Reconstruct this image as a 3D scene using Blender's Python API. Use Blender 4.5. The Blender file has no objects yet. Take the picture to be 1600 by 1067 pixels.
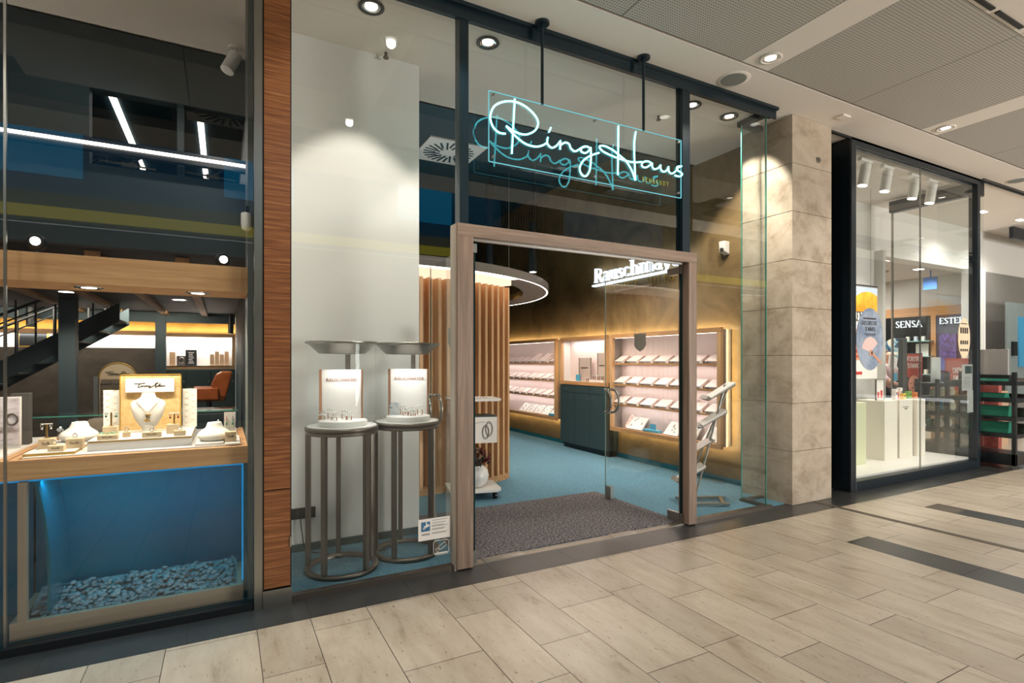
import bpy, bmesh, math, random
from mathutils import Vector, Matrix
random.seed(7)
PI = math.pi
sc = bpy.context.scene
COL = sc.collection
# ------------------------------------------------------------------ camera, world, exposure
cam = bpy.data.cameras.new('camera'); camo = bpy.data.objects.new('camera', cam); COL.objects.link(camo)
cam.sensor_width = 36; cam.lens = 846/1600*36; cam.shift_y = 31/1600; cam.clip_start = .05; cam.clip_end = 200
camo.location = (0, 0, 1.4); camo.rotation_euler = (PI/2, 0, -math.radians(28.01))
sc.camera = camo
sc.view_settings.view_transform = 'Standard'; sc.view_settings.look = 'None'
sc.view_settings.gamma = 1; sc.view_settings.use_curve_mapping = False; sc.view_settings.exposure = 0.08
sc.cycles.use_denoising = True
sc.cycles.max_bounces = 8; sc.cycles.transparent_max_bounces = 24
sc.cycles.sample_clamp_indirect = 4.0; sc.cycles.caustics_reflective = False; sc.cycles.caustics_refractive = False
w = bpy.data.worlds.new('world'); sc.world = w; w.use_nodes = True
w.node_tree.nodes['Background'].inputs[0].default_value = (.86, .86, .86, 1)
w.node_tree.nodes['Background'].inputs[1].default_value = 1.3

def aim(o, d): o.rotation_euler = Vector(d).to_track_quat('-Z', 'Y').to_euler()
def area(name, loc, d, sx, sy, power, col=(1, 1, 1), spread=None):
    l = bpy.data.lights.new(name, 'AREA'); l.shape = 'RECTANGLE'; l.size = sx; l.size_y = sy
    l.energy = power; l.color = col
    if spread: l.spread = spread
    o = bpy.data.objects.new(name, l); COL.objects.link(o); o.location = loc; aim(o, d); return o
def spot(name, loc, d, power, angle, col=(1, 1, 1), blend=.4, size=.03):
    l = bpy.data.lights.new(name, 'SPOT'); l.energy = power; l.spot_size = math.radians(angle); l.spot_blend = blend
    l.color = col; l.shadow_soft_size = size
    o = bpy.data.objects.new(name, l); COL.objects.link(o); o.location = loc; aim(o, d); return o
WARM = (1, .86, .70); NEUT = (1, .955, .90); COOL = (.85, .95, 1)
# mall atrium roof light (behind the camera) and an added fill across the mall
area('atrium_light', (3.5, -3.6, 6.9), (0.05, .55, -1), 12, 4, 230, (1, .97, .93))
area('opposite_fill', (9.7, -6.8, 1.2), (0, 1, .0), 4.2, 2.2, 800, (1, .96, .91))  # unseen fill panel, added to brighten the ceilings and shopfronts
# downward light of the ring, then added fills for the ring shop and the perfumery
area('ring_light_down', (3.75, 6.4, 2.34), (.05, -.05, -1), .25, 2.2, 42, (1, .86, .72))
area('void_fill', (2.6, 6.6, 2.5), (0, -.1, 1), 2, 1.5, 16, (.75, .95, 1))  # upward fill added to lift the dark void above the ring
area('perfumery_fill', (11.5, 6.8, 3.25), (0, -.1, -1), 4, 3, 90, (1, .95, .9))
# ------------------------------------------------------------------ helpers
BASE = {}
class G:
    def __init__(s): s.v = []; s.f = []; s.sm = []
    def add(s, vs, fs, smooth=False):
        n = len(s.v); s.v += [Vector(v) for v in vs]; s.f += [[i+n for i in f] for f in fs]; s.sm += [smooth]*len(fs); return s
    def box(s, x0, x1, y0, y1, z0, z1, b=0):
        if b:
            bm = bmesh.new(); bmesh.ops.create_cube(bm, size=1)
            bmesh.ops.scale(bm, vec=(x1-x0, y1-y0, z1-z0), verts=bm.verts)
            bmesh.ops.translate(bm, vec=((x0+x1)/2, (y0+y1)/2, (z0+z1)/2), verts=bm.verts)
            bmesh.ops.bevel(bm, geom=bm.edges[:], offset=b, segments=2, affect='EDGES', profile=.5)
            bm.verts.index_update()
            s.add([v.co.copy() for v in bm.verts], [[v.index for v in f.verts] for f in bm.faces]); bm.free(); return s
        vs = [(x, y, z) for x in (x0, x1) for y in (y0, y1) for z in (z0, z1)]
        return s.add(vs, [(0, 1, 3, 2), (4, 6, 7, 5), (0, 4, 5, 1), (2, 3, 7, 6), (0, 2, 6, 4), (1, 5, 7, 3)])
    def bar(s, p, q, wd, th, up=(0, 0, 1)):
        p = Vector(p); q = Vector(q); d = (q-p).normalized(); u = Vector(up)
        if abs(d.dot(u)) > .98: u = Vector((0, 1, 0))
        a = d.cross(u).normalized()*wd/2; b = a.cross(d).normalized()*th/2
        vs = [p-a-b, p+a-b, p+a+b, p-a+b, q-a-b, q+a-b, q+a+b, q-a+b]
        return s.add(vs, [(3, 2, 1, 0), (4, 5, 6, 7), (0, 1, 5, 4), (1, 2, 6, 5), (2, 3, 7, 6), (3, 0, 4, 7)])
    def cyl(s, p, q, r, r2=None, n=20, cap=True, smooth=True):
        p = Vector(p); q = Vector(q); r2 = r if r2 is None else r2; d = (q-p).normalized()
        a = d.orthogonal().normalized(); b = d.cross(a)
        ring = lambda c, rr: [c+a*rr*math.cos(2*PI*i/n)+b*rr*math.sin(2*PI*i/n) for i in range(n)]
        s.add(ring(p, r)+ring(q, r2), [(i, (i+1) % n, n+(i+1) % n, n+i) for i in range(n)], smooth)
        if cap: s.add(ring(p, r)+ring(q, r2), [list(range(n))[::-1], list(range(n, 2*n))])
        return s
    def tube(s, pts, r, n=8, closed=False):
        P = [Vector(p) for p in pts]; m = len(P); vs = []; prev = None
        for i in range(m):
            if closed: d = (P[(i+1) % m]-P[i-1])
            else: d = P[min(i+1, m-1)]-P[max(i-1, 0)]
            d.normalize()
            a = d.orthogonal().normalized() if prev is None else (prev-d*prev.dot(d)).normalized()
            prev = a; b = d.cross(a)
            vs += [P[i]+(a*math.cos(2*PI*k/n)+b*math.sin(2*PI*k/n))*r for k in range(n)]
        fs = []
        for i in range(m if closed else m-1):
            j = (i+1) % m
            fs += [(i*n+k, i*n+(k+1) % n, j*n+(k+1) % n, j*n+k) for k in range(n)]
        s.add(vs, fs, True)
        if not closed: s.add(vs, [list(range(n))[::-1], list(range((m-1)*n, m*n))])
        return s
    def lathe(s, prof, c=(0, 0, 0), n=32, a0=0, a1=2*PI, smooth=True):
        full = abs(a1-a0-2*PI) < 1e-6; m = n if full else n+1; vs = []
        for (r, z) in prof:
            for i in range(m):
                t = a0+(a1-a0)*i/n; vs.append((c[0]+r*math.cos(t), c[1]+r*math.sin(t), c[2]+z))
        fs = []
        for j in range(len(prof)-1):
            for i in range(n):
                k = (i+1) % m if full else i+1
                fs.append((j*m+i, j*m+k, (j+1)*m+k, (j+1)*m+i))
        return s.add(vs, fs, smooth)
    def loft(s, secs, n=24, c=(0, 0, 0)):
        vs = []
        for (z, rx, ry, oy) in secs:
            for i in range(n):
                t = 2*PI*i/n; vs.append((c[0]+rx*math.cos(t), c[1]+oy+ry*math.sin(t), c[2]+z))
        fs = [(j*n+i, j*n+(i+1) % n, (j+1)*n+(i+1) % n, (j+1)*n+i) for j in range(len(secs)-1) for i in range(n)]
        s.add(vs, fs, True); s.add(vs, [list(range(n))[::-1], list(range((len(secs)-1)*n, len(secs)*n))]); return s
    def prism(s, poly, f0, f1):      # poly: 2-D points, f0/f1 map (a,b) -> 3-D point
        n = len(poly); vs = [f0(*p) for p in poly]+[f1(*p) for p in poly]
        return s.add(vs, [list(range(n))[::-1], list(range(n, 2*n))]+[(i, (i+1) % n, n+(i+1) % n, n+i) for i in range(n)])
    def ball(s, c, r, n=10, sz=1):
        prof = [(r*math.sin(PI*k/n)+1e-5, -r*sz*math.cos(PI*k/n)) for k in range(n+1)]
        return s.lathe(prof, c, n*2)
    def obj(s, name, mat, parent=None, bevel=0):
        off = BASE.get(parent.name, Vector()) if parent else Vector()
        me = bpy.data.meshes.new(name)
        me.from_pydata([v-off for v in s.v], [], s.f)
        me.polygons.foreach_set('use_smooth', s.sm)
        bm = bmesh.new(); bm.from_mesh(me); bmesh.ops.recalc_face_normals(bm, faces=bm.faces); bm.to_mesh(me); bm.free()
        o = bpy.data.objects.new(name, me); COL.objects.link(o)
        for m in (mat if isinstance(mat, (list, tuple)) else [mat]): me.materials.append(m)
        if parent: o.parent = parent; BASE[o.name] = off
        if bevel:
            b = o.modifiers.new('bevel', 'BEVEL'); b.width = bevel; b.segments = 2; b.limit_method = 'ANGLE'
        return o
def tag(o, label=None, cat=None, group=None, kind=None):
    if label: o['label'] = label
    if cat: o['category'] = cat
    if group: o['group'] = group
    if kind: o['kind'] = kind
    return o
def T(name, label, cat, loc=(0, 0, 0), group=None, kind=None):
    o = bpy.data.objects.new(name, None); COL.objects.link(o); o.location = loc; o.empty_display_size = .05
    BASE[o.name] = Vector(loc); return tag(o, label, cat, group, kind)
def S(name, g, mat, bevel=0, label=None): return tag(g.obj(name, mat, None, bevel), label=label, kind='structure')
def dup(root, loc, label=None, rz=None, group=None, scale=None):
    r = root.copy(); COL.objects.link(r); r.location = loc
    if rz is not None: r.rotation_euler = (0, 0, rz)
    if scale: r.scale = scale
    if label: r['label'] = label
    if group: r['group'] = group
    for ch in list(root.children):
        c = ch.copy(); COL.objects.link(c); c.parent = r
        for g in list(ch.children):
            d = g.copy(); COL.objects.link(d); d.parent = c
    return r
def place(root, loc, rz=None):
    root.location = loc
    if rz is not None: root.rotation_euler = (0, 0, rz)
    return root
def spline(pts, k=6):
    P = [Vector(p) for p in pts]; out = []
    for i in range(len(P)-1):
        a = P[max(i-1, 0)]; b = P[i]; c = P[i+1]; d = P[min(i+2, len(P)-1)]
        for j in range(k):
            t = j/k; out.append(.5*((2*b)+(c-a)*t+(2*a-5*b+4*c-d)*t*t+(3*b-a-3*c+d)*t**3))
    return out+[P[-1]]

# ------------------------------------------------------------------ materials
MATS = {}
def lin(c): return tuple(((x/255)/12.92 if x/255 <= .04045 else ((x/255+.055)/1.055)**2.4) for x in c)
def mat(name, rgb, rough=.5, metal=0, spec=.5, emit=None, es=0):
    m = bpy.data.materials.new(name); m.use_nodes = True; b = m.node_tree.nodes['Principled BSDF']
    b.inputs['Base Color'].default_value = (*lin(rgb), 1); b.inputs['Roughness'].default_value = rough
    b.inputs['Metallic'].default_value = metal; b.inputs['Specular IOR Level'].default_value = spec
    if emit: b.inputs['Emission Color'].default_value = (*lin(emit), 1); b.inputs['Emission Strength'].default_value = es
    # slight procedural variation of the roughness so that nothing is perfectly uniform
    nt = m.node_tree; t = nt.nodes.new('ShaderNodeTexCoord'); n = nt.nodes.new('ShaderNodeTexNoise'); r = nt.nodes.new('ShaderNodeMapRange')
    n.inputs['Scale'].default_value = 9; r.inputs['To Min'].default_value = max(rough-.04, 0); r.inputs['To Max'].default_value = min(rough+.04, 1)
    nt.links.new(t.outputs['Object'], n.inputs['Vector']); nt.links.new(n.outputs['Fac'], r.inputs['Value']); nt.links.new(r.outputs[0], b.inputs['Roughness'])
    return m
def noisy(name, stops, scale=(1, 1, 1), ns=5, detail=6, rough=.6, bump=0, distort=0, spec=.5, metal=0, ro=.6):
    m = mat(name, stops[0][1], rough, metal, spec); nt = m.node_tree; b = nt.nodes['Principled BSDF']; L = nt.links.new
    t = nt.nodes.new('ShaderNodeTexCoord'); mp = nt.nodes.new('ShaderNodeMapping'); n = nt.nodes.new('ShaderNodeTexNoise'); r = nt.nodes.new('ShaderNodeValToRGB')
    mp.inputs['Scale'].default_value = scale; n.inputs['Scale'].default_value = ns; n.inputs['Detail'].default_value = detail
    n.inputs['Distortion'].default_value = distort; n.inputs['Roughness'].default_value = ro
    L(t.outputs['Object'], mp.inputs[0]); L(mp.outputs[0], n.inputs['Vector']); L(n.outputs['Fac'], r.inputs[0])
    while len(r.color_ramp.elements) < len(stops): r.color_ramp.elements.new(.5)
    for e, (p, c) in zip(r.color_ramp.elements, stops): e.position = p; e.color = (*lin(c), 1)
    L(r.outputs[0], b.inputs['Base Color'])
    if bump:
        bp = nt.nodes.new('ShaderNodeBump'); bp.inputs['Strength'].default_value = bump; bp.inputs['Distance'].default_value = .01
        L(n.outputs['Fac'], bp.inputs['Height']); L(bp.outputs[0], b.inputs['Normal'])
    return m
def wood(name, dark, light, along='x', rough=.5, fine=1.0):
    sc_ = {'x': (.6, 14, 14), 'y': (14, .6, 14), 'z': (14, 14, .6)}[along]
    mid = tuple((a+b)/2 for a, b in zip(dark, light))
    return noisy(name, [(.3, dark), (.5, mid), (.7, light)], tuple(q*fine for q in sc_), 3.0, 8, rough, .05, .6)
def emis(name, rgb, s):
    m = bpy.data.materials.new(name); m.use_nodes = True; nt = m.node_tree; nt.nodes.remove(nt.nodes['Principled BSDF'])
    e = nt.nodes.new('ShaderNodeEmission'); e.inputs[0].default_value = (*lin(rgb), 1); e.inputs[1].default_value = s
    nt.links.new(e.outputs[0], nt.nodes['Material Output'].inputs[0]); return m
def glass(name, tint=(.97, .982, .978), boost=1.5, base=0.0):
    m = bpy.data.materials.new(name); m.use_nodes = True; nt = m.node_tree; nt.nodes.remove(nt.nodes['Principled BSDF']); L = nt.links.new
    tr = nt.nodes.new('ShaderNodeBsdfTransparent'); tr.inputs[0].default_value = (*tint, 1)
    gl = nt.nodes.new('ShaderNodeBsdfGlossy'); gl.inputs['Roughness'].default_value = 0.0; gl.inputs[0].default_value = (.95, 1, 1, 1)
    fr = nt.nodes.new('ShaderNodeFresnel'); fr.inputs[0].default_value = 1.5; geo = nt.nodes.new('ShaderNodeNewGeometry')
    a = nt.nodes.new('ShaderNodeMath'); a.operation = 'SUBTRACT'; a.inputs[0].default_value = 1
    mu = nt.nodes.new('ShaderNodeMath'); mu.operation = 'MULTIPLY'; m2 = nt.nodes.new('ShaderNodeMath'); m2.operation = 'MULTIPLY'; m2.inputs[1].default_value = boost; m2.use_clamp = True
    mx = nt.nodes.new('ShaderNodeMixShader')
    L(geo.outputs['Backfacing'], a.inputs[1]); L(fr.outputs[0], mu.inputs[0]); L(a.outputs[0], mu.inputs[1]); L(mu.outputs[0], m2.inputs[0])
    L(m2.outputs[0], mx.inputs[0]); L(tr.outputs[0], mx.inputs[1]); L(gl.outputs[0], mx.inputs[2]); L(mx.outputs[0], nt.nodes['Material Output'].inputs[0])
    return m
def dots(name, rgb, hole, pitch, r, plane='xy', rough=.7):
    m = mat(name, rgb, rough); nt = m.node_tree; b = nt.nodes['Principled BSDF']; L = nt.links.new
    t = nt.nodes.new('ShaderNodeTexCoord'); v = nt.nodes.new('ShaderNodeVectorMath'); v.operation = 'SCALE'; v.inputs['Scale'].default_value = 1/pitch
    fr = nt.nodes.new('ShaderNodeVectorMath'); fr.operation = 'FRACTION'; su = nt.nodes.new('ShaderNodeVectorMath'); su.operation = 'SUBTRACT'; su.inputs[1].default_value = (.5, .5, .5)
    ml = nt.nodes.new('ShaderNodeVectorMath'); ml.operation = 'MULTIPLY'; ml.inputs[1].default_value = (1, 1, 0) if plane == 'xy' else (1, 0, 1)
    ln = nt.nodes.new('ShaderNodeVectorMath'); ln.operation = 'LENGTH'; c = nt.nodes.new('ShaderNodeMath'); c.operation = 'LESS_THAN'; c.inputs[1].default_value = r
    mx = nt.nodes.new('ShaderNodeMix'); mx.data_type = 'RGBA'; mx.inputs['A'].default_value = (*lin(rgb), 1); mx.inputs['B'].default_value = (*lin(hole), 1)
    L(t.outputs['Object'], v.inputs[0]); L(v.outputs[0], fr.inputs[0]); L(fr.outputs[0], su.inputs[0]); L(su.outputs[0], ml.inputs[0]); L(ml.outputs[0], ln.inputs[0])
    L(ln.outputs['Value'], c.inputs[0]); L(c.outputs[0], mx.inputs['Factor']); L(mx.outputs['Result'], b.inputs['Base Color']); return m

M = {}
M['glass'] = glass('clear_glass'); M['glass2'] = glass('case_glass', (.97, .985, .985), .35)
M['glass_edge'] = mat('green_glass_edge', (70, 150, 130), .15, 0, .8); M['edge_dark'] = mat('dark_glass_edge', (10, 45, 50), .15)
M['black'] = mat('black_metal', (20, 24, 27), .35); M['frame'] = mat('anthracite_frame', (18, 30, 38), .35)
M['teal_frame'] = mat('dark_teal_frame', (14, 34, 42), .3); M['steel'] = mat('brushed_steel', (170, 168, 162), .3, 1)
M['dsteel'] = mat('dark_bronze_steel', (112, 104, 96), .35, .85); M['chrome'] = mat('chrome', (215, 215, 212), .12, 1)
M['white'] = mat('white_lacquer', (235, 232, 226), .4); M['paper'] = mat('white_card', (238, 233, 226), .8)
M['wall_grey'] = mat('pale_grey_plaster', (220, 218, 213), .85, 0, .2); M['ceil'] = mat('warm_white_ceiling', (232, 225, 216), .9, 0, .2)
M['void'] = mat('dark_petrol_paint', (18, 60, 74), .7, 0, .3); M['void2'] = mat('graphite_panels', (58, 74, 80), .6)
M['perf'] = dots('perforated_ceiling', (188, 184, 176), (112, 110, 106), .022, .26)
M['stone'] = noisy('limestone', [(.3, (140, 122, 100)), (.5, (178, 162, 142)), (.7, (196, 182, 163))], (1, 1, 1.3), 3.5, 12, .55, .03, .4, ro=.7)
M['tan'] = noisy('bronze_plaster', [(.25, (92, 74, 46)), (.45, (122, 99, 64)), (.62, (142, 117, 78)), (.8, (108, 86, 54))], (1, 1, 1), 1.6, 10, .5, .12, 1.2, ro=.65)
M['carpet'] = noisy('teal_carpet', [(.3, (74, 112, 132)), (.7, (122, 164, 182))], (1, 1, 1), 110, 3, .95, .6, spec=.1)
M['mat'] = noisy('grey_entrance_mat', [(.36, (50, 50, 54)), (.5, (98, 95, 98)), (.64, (172, 164, 162))], (1, 1, 1), 60, 4, .95, .8, spec=.1, ro=.8)
M['oak_x'] = wood('oak_x', (176, 128, 84), (212, 168, 118), 'x'); M['oak_y'] = wood('oak_y', (178, 128, 82), (208, 160, 110), 'y'); M['oak_z'] = wood('oak_z', (196, 150, 104), (226, 184, 138), 'z')
M['greyoak_z'] = wood('grey_oak_z', (118, 97, 82), (158, 134, 115), 'z'); M['greyoak_x'] = wood('grey_oak_x', (118, 97, 82), (158, 134, 115), 'x')
M['zebra'] = noisy('zebrano_veneer', [(.32, (84, 46, 22)), (.5, (128, 78, 42)), (.66, (168, 114, 70))], (.7, .7, 26), 3, 9, .4, .03, .3, ro=.7)
M['cream'] = mat('cream_card', (226, 200, 160), .7); M['velvet'] = mat('cream_velvet', (250, 244, 232), .8); M['gold'] = mat('gold', (205, 160, 80), .3, 1)
M['brass'] = mat('brass_edge', (200, 160, 70), .4, .6); M['copper'] = mat('copper', (196, 146, 118), .35, .8); M['tealcab'] = mat('petrol_cabinet_lacquer', (52, 70, 72), .45)
M['leather'] = noisy('cognac_leather', [(.3, (148, 72, 28)), (.7, (186, 98, 44))], (1, 1, 1), 6, 6, .4, .05)
M['pebble'] = noisy('white_pebbles', [(.3, (96, 104, 110)), (.7, (152, 156, 158))], (1, 1, 1), 8, 3, .6)
M['blue'] = mat('blue_panel', (8, 92, 112), .2); M['darkstone'] = noisy('dark_stone', [(.3, (52, 53, 53)), (.7, (64, 65, 64))], (1, 1, 1), 3, 3, .3)
M['goldwall'] = noisy('ochre_plaster', [(.3, (160, 118, 50)), (.7, (196, 150, 76))], (1, 1, 1), 2, 8, .6, .05, 1)
M['greywall'] = noisy('grey_brown_plaster', [(.3, (78, 70, 64)), (.7, (112, 102, 94))], (1, 1, 1), 1.5, 9, .7, .05, 1)
M['led'] = emis('led_white', (255, 240, 228), 7); M['led2'] = emis('led_strip', (255, 236, 220), 4); M['lampface'] = emis('lamp_face', (255, 246, 235), 12); M['malllamp'] = emis('mall_lamp_face', (255, 244, 230), 5); M['lampsoft'] = emis('lamp_soft', (255, 246, 238), 2.6)
M['neon'] = emis('neon_cyan', (118, 243, 252), 6); M['neonedge'] = emis('lit_acrylic_edge', (130, 222, 232), .8); M['acryl'] = glass('acrylic', (.93, .99, 1), .5)
M['letters'] = emis('blue_white_letters', (222, 240, 255), 1.7); M['warmled'] = emis('warm_led', (255, 205, 110), 9); M['blueled'] = emis('blue_led', (10, 140, 205), .8); M['yellow'] = emis('yellow_cove', (225, 205, 60), 1.5)
M['pink'] = mat('pale_pink_leatherette', (232, 212, 206), .7); M['cyanbox'] = mat('light_blue_card', (80, 165, 195), .6); M['taupe'] = mat('taupe_velvet', (120, 108, 94), .8)
M['silver'] = mat('silver', (225, 225, 225), .2, 1); M['ringset'] = mat('dark_inlay', (60, 50, 46), .5); M['green'] = mat('sea_green_card', (28, 124, 100), .6); M['red'] = mat('coral_red', (205, 70, 60), .5)

# ------------------------------------------------------------------ lettering
def arc(cx, cy, rx, ry, a0, a1, n=8): return [(cx+rx*math.cos(math.radians(a0+(a1-a0)*i/n)), cy+ry*math.sin(math.radians(a0+(a1-a0)*i/n))) for i in range(n+1)]
GL = {
 'A': (.78, [('n', [(.04, 0), (.38, 1)]), ('t', [(.38, 1), (.72, 0)]), ('n', [(.16, .33), (.58, .33)])], [(.04, 0), (.72, 0)]),
 'B': (.72, [('t', [(.14, 0), (.14, 1)]), ('n', [(.14, .96)]+arc(.36, .75, .22, .22, 90, -90)+[(.14, .53)]), ('n', [(.36, .53)]+arc(.38, .28, .26, .25, 90, -90)+[(.14, .03)])], []),
 'C': (.76, [('t', arc(.42, .5, .34, .47, 135, 225, 8)), ('n', arc(.42, .5, .34, .47, 40, 135, 8)), ('n', arc(.42, .5, .34, .47, 225, 320, 8))], []),
 'D': (.8, [('t', [(.14, 0), (.14, 1)]), ('n', [(.14, .97), (.36, .97)]), ('t', arc(.36, .5, .34, .46, 75, -75, 10)), ('n', [(.36, .03), (.14, .03)])], []),
 'E': (.66, [('t', [(.14, 0), (.14, 1)]), ('n', [(.14, .96), (.58, .96), (.58, .84)]), ('n', [(.14, .5), (.48, .5)]), ('n', [(.14, .04), (.6, .04), (.6, .18)])], []),
 'G': (.82, [('t', arc(.42, .5, .34, .47, 135, 225, 8)), ('n', arc(.42, .5, .34, .47, 40, 135, 8)), ('n', arc(.42, .5, .34, .47, 225, 310, 8)), ('t', [(.66, .12), (.66, .42)]), ('n', [(.5, .44), (.74, .44)])], []),
 'H': (.86, [('t', [(.16, 0), (.16, 1)]), ('t', [(.7, 0), (.7, 1)]), ('n', [(.16, .5), (.7, .5)])], [(.16, 0), (.16, 1), (.7, 0), (.7, 1)]),
 'I': (.36, [('t', [(.18, 0), (.18, 1)])], [(.18, 0), (.18, 1)]),
 'L': (.62, [('t', [(.14, 0), (.14, 1)]), ('n', [(.14, .04), (.56, .04), (.56, .2)])], [(.14, 1)]),
 'M': (.98, [('n', [(.14, 0), (.14, 1)]), ('t', [(.14, 1), (.48, .12)]), ('n', [(.48, .12), (.82, 1)]), ('t', [(.82, 1), (.82, 0)])], [(.14, 0), (.82, 0)]),
 'N': (.86, [('n', [(.14, 0), (.14, 1)]), ('t', [(.14, 1), (.7, 0)]), ('n', [(.7, 0), (.7, 1)])], [(.14, 0), (.7, 1)]),
 'O': (.86, [('t', arc(.43, .5, .36, .47, 130, 230, 8)), ('t', arc(.43, .5, .36, .47, -50, 50, 8)), ('n', arc(.43, .5, .36, .47, 50, 130, 6)), ('n', arc(.43, .5, .36, .47, 230, 310, 6))], []),
 'R': (.78, [('t', [(.14, 0), (.14, 1)]), ('n', [(.14, .96)]+arc(.36, .73, .24, .23, 90, -90)+[(.14, .5)]), ('t', [(.36, .5), (.7, 0)])], [(.14, 0), (.7, 0)]),
 'S': (.6, [('n', arc(.3, .74, .2, .23, 20, 150, 8)), ('t', [(.13, .84), (.14, .66), (.46, .36), (.48, .2)]), ('n', arc(.3, .25, .2, .22, -20, -160, 8))], []),
 'T': (.74, [('t', [(.37, 0), (.37, 1)]), ('n', [(.05, .82), (.05, .96), (.69, .96), (.69, .82)])], [(.37, 0)]),
 'U': (.84, [('t', [(.16, 1), (.16, .32)]), ('n', [(.16, .32)]+arc(.42, .32, .26, .29, 180, 360, 8)+[(.68, 1)])], [(.16, 1), (.68, 1)]),
 'V': (.76, [('t', [(.06, 1), (.38, 0)]), ('n', [(.38, 0), (.7, 1)])], [(.06, 1), (.7, 1)]),
 'Y': (.76, [('t', [(.06, 1), (.38, .46)]), ('n', [(.38, .46), (.7, 1)]), ('t', [(.38, .46), (.38, 0)])], [(.06, 1), (.7, 1), (.38, 0)]),
 '1': (.42, [('t', [(.22, 0), (.22, 1)]), ('n', [(.22, 1), (.08, .82)])], [(.22, 0)]),
 '9': (.62, [('t', arc(.3, .7, .22, .27, 0, 360, 14)), ('t', [(.52, .7), (.48, .3), (.2, .02)])], []),
 '6': (.62, [('t', arc(.3, .3, .22, .27, 0, 360, 14)), ('t', [(.08, .3), (.14, .7), (.42, .98)])], []),
 '-': (.5, [('n', [(.1, .45), (.4, .45)])], []), ' ': (.4, [], []),
 'a': (.62, [('n', arc(.28, .48, .2, .17, 160, 20, 8)), ('t', [(.46, .54), (.46, .04), (.56, .02)]), ('n', arc(.28, .2, .19, .18, 60, 330, 12))], []),
 'u': (.68, [('t', [(.14, .64), (.14, .2)]), ('n', [(.14, .2)]+arc(.32, .2, .18, .18, 180, 350, 8)), ('t', [(.52, .64), (.52, 0)])], [(.1, .64), (.5, .64), (.56, 0)]),
 's': (.48, [('n', arc(.24, .48, .15, .15, 20, 150, 6)), ('t', [(.1, .54), (.12, .42), (.36, .24), (.38, .14)]), ('n', arc(.24, .16, .15, .14, -20, -160, 6))], []),
 'c': (.54, [('t', arc(.3, .32, .22, .3, 130, 230, 6)), ('n', arc(.3, .32, .22, .3, 40, 130, 6)), ('n', arc(.3, .32, .22, .3, 230, 320, 6))], []),
 'h': (.7, [('t', [(.14, 0), (.14, 1)]), ('n', [(.14, .46)]+arc(.34, .44, .2, .2, 160, 0, 6)), ('t', [(.54, .46), (.54, 0)])], [(.14, 0), (.54, 0), (.1, 1)]),
 'm': (1.04, [('t', [(.14, 0), (.14, .64)]), ('n', [(.14, .46)]+arc(.33, .44, .19, .2, 160, 0, 6)), ('t', [(.52, .46), (.52, 0)]), ('n', [(.52, .46)]+arc(.71, .44, .19, .2, 160, 0, 6)), ('t', [(.9, .46), (.9, 0)])], [(.14, 0), (.52, 0), (.9, 0), (.1, .64)]),
 'y': (.64, [('t', [(.08, .64), (.32, .04)]), ('n', [(.56, .64), (.26, -.18), (.12, -.24)])], [(.08, .64), (.56, .64)]),
 'e': (.58, [('t', arc(.3, .32, .22, .3, 120, 240, 6)), ('n', arc(.3, .32, .22, .3, 0, 120, 6)), ('n', arc(.3, .32, .22, .3, 240, 320, 6)), ('n', [(.1, .33), (.52, .33)])], []),
 'r': (.5, [('t', [(.14, 0), (.14, .64)]), ('n', [(.14, .44)]+arc(.36, .44, .2, .2, 150, 60, 6))], [(.14, 0), (.1, .64)]),
}
def letters(g, txt, org, xd, h, dep, nrm, tw=.075, nw=.035, sp=.06, serif=True, zd=(0, 0, 1), xs=1):
    org = Vector(org); xd = Vector(xd).normalized()*xs; zd = Vector(zd).normalized(); nrm = Vector(nrm).normalized(); x = 0
    for ch in txt:
        if ch not in GL: continue
        adv, st, sf = GL[ch]
        for kind, pts in st:
            wd = (tw if kind == 't' else nw)
            for (a, b) in zip(pts[:-1], pts[1:]):
                a = Vector((a[0]+x, a[1])); b = Vector((b[0]+x, b[1])); d = (b-a)
                if d.length < 1e-6: continue
                d.normalize(); n2 = Vector((-d.y, d.x))*wd; e = d*wd*.35
                q = [a-e-n2, b+e-n2, b+e+n2, a-e+n2]
                P = [org+xd*(p.x*h)+zd*(p.y*h) for p in q]
                g.add(P+[p+nrm*dep for p in P], [(0, 1, 2, 3), (7, 6, 5, 4), (0, 4, 5, 1), (1, 5, 6, 2), (2, 6, 7, 3), (3, 7, 4, 0)])
        if serif:
            for (a, b) in sf:
                y0 = b-.03 if b > .5 else b-.01
                P = [org+xd*((a+x+i*(tw+.07))*h)+zd*((y0+j*.05)*h) for i, j in ((-1, 0), (1, 0), (1, 1), (-1, 1))]
                g.add(P+[p+nrm*dep for p in P], [(0, 1, 2, 3), (7, 6, 5, 4), (0, 4, 5, 1), (1, 5, 6, 2), (2, 6, 7, 3), (3, 7, 4, 0)])
        x += adv+sp
    return x*h
def text_w(txt, h, sp=.06): return sum(GL[c][0]+sp for c in txt if c in GL)*h
def scribble(g, org, xd, length, h, r, n=9, zd=(0, 0, 1), seed=1, rise=0):
    rnd = random.Random(seed); org = Vector(org); xd = Vector(xd); zd = Vector(zd); pts = []
    for i in range(n*2+1):
        t = i/(n*2); pts.append(org+xd*(length*t+rnd.uniform(-.1, .1)*length/n)+zd*(h*((i % 2)*rnd.uniform(.4, 1)+rnd.uniform(-.15, .1))+rise*t))
    g.tube(spline(pts, 4), r, 5); return g

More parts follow.
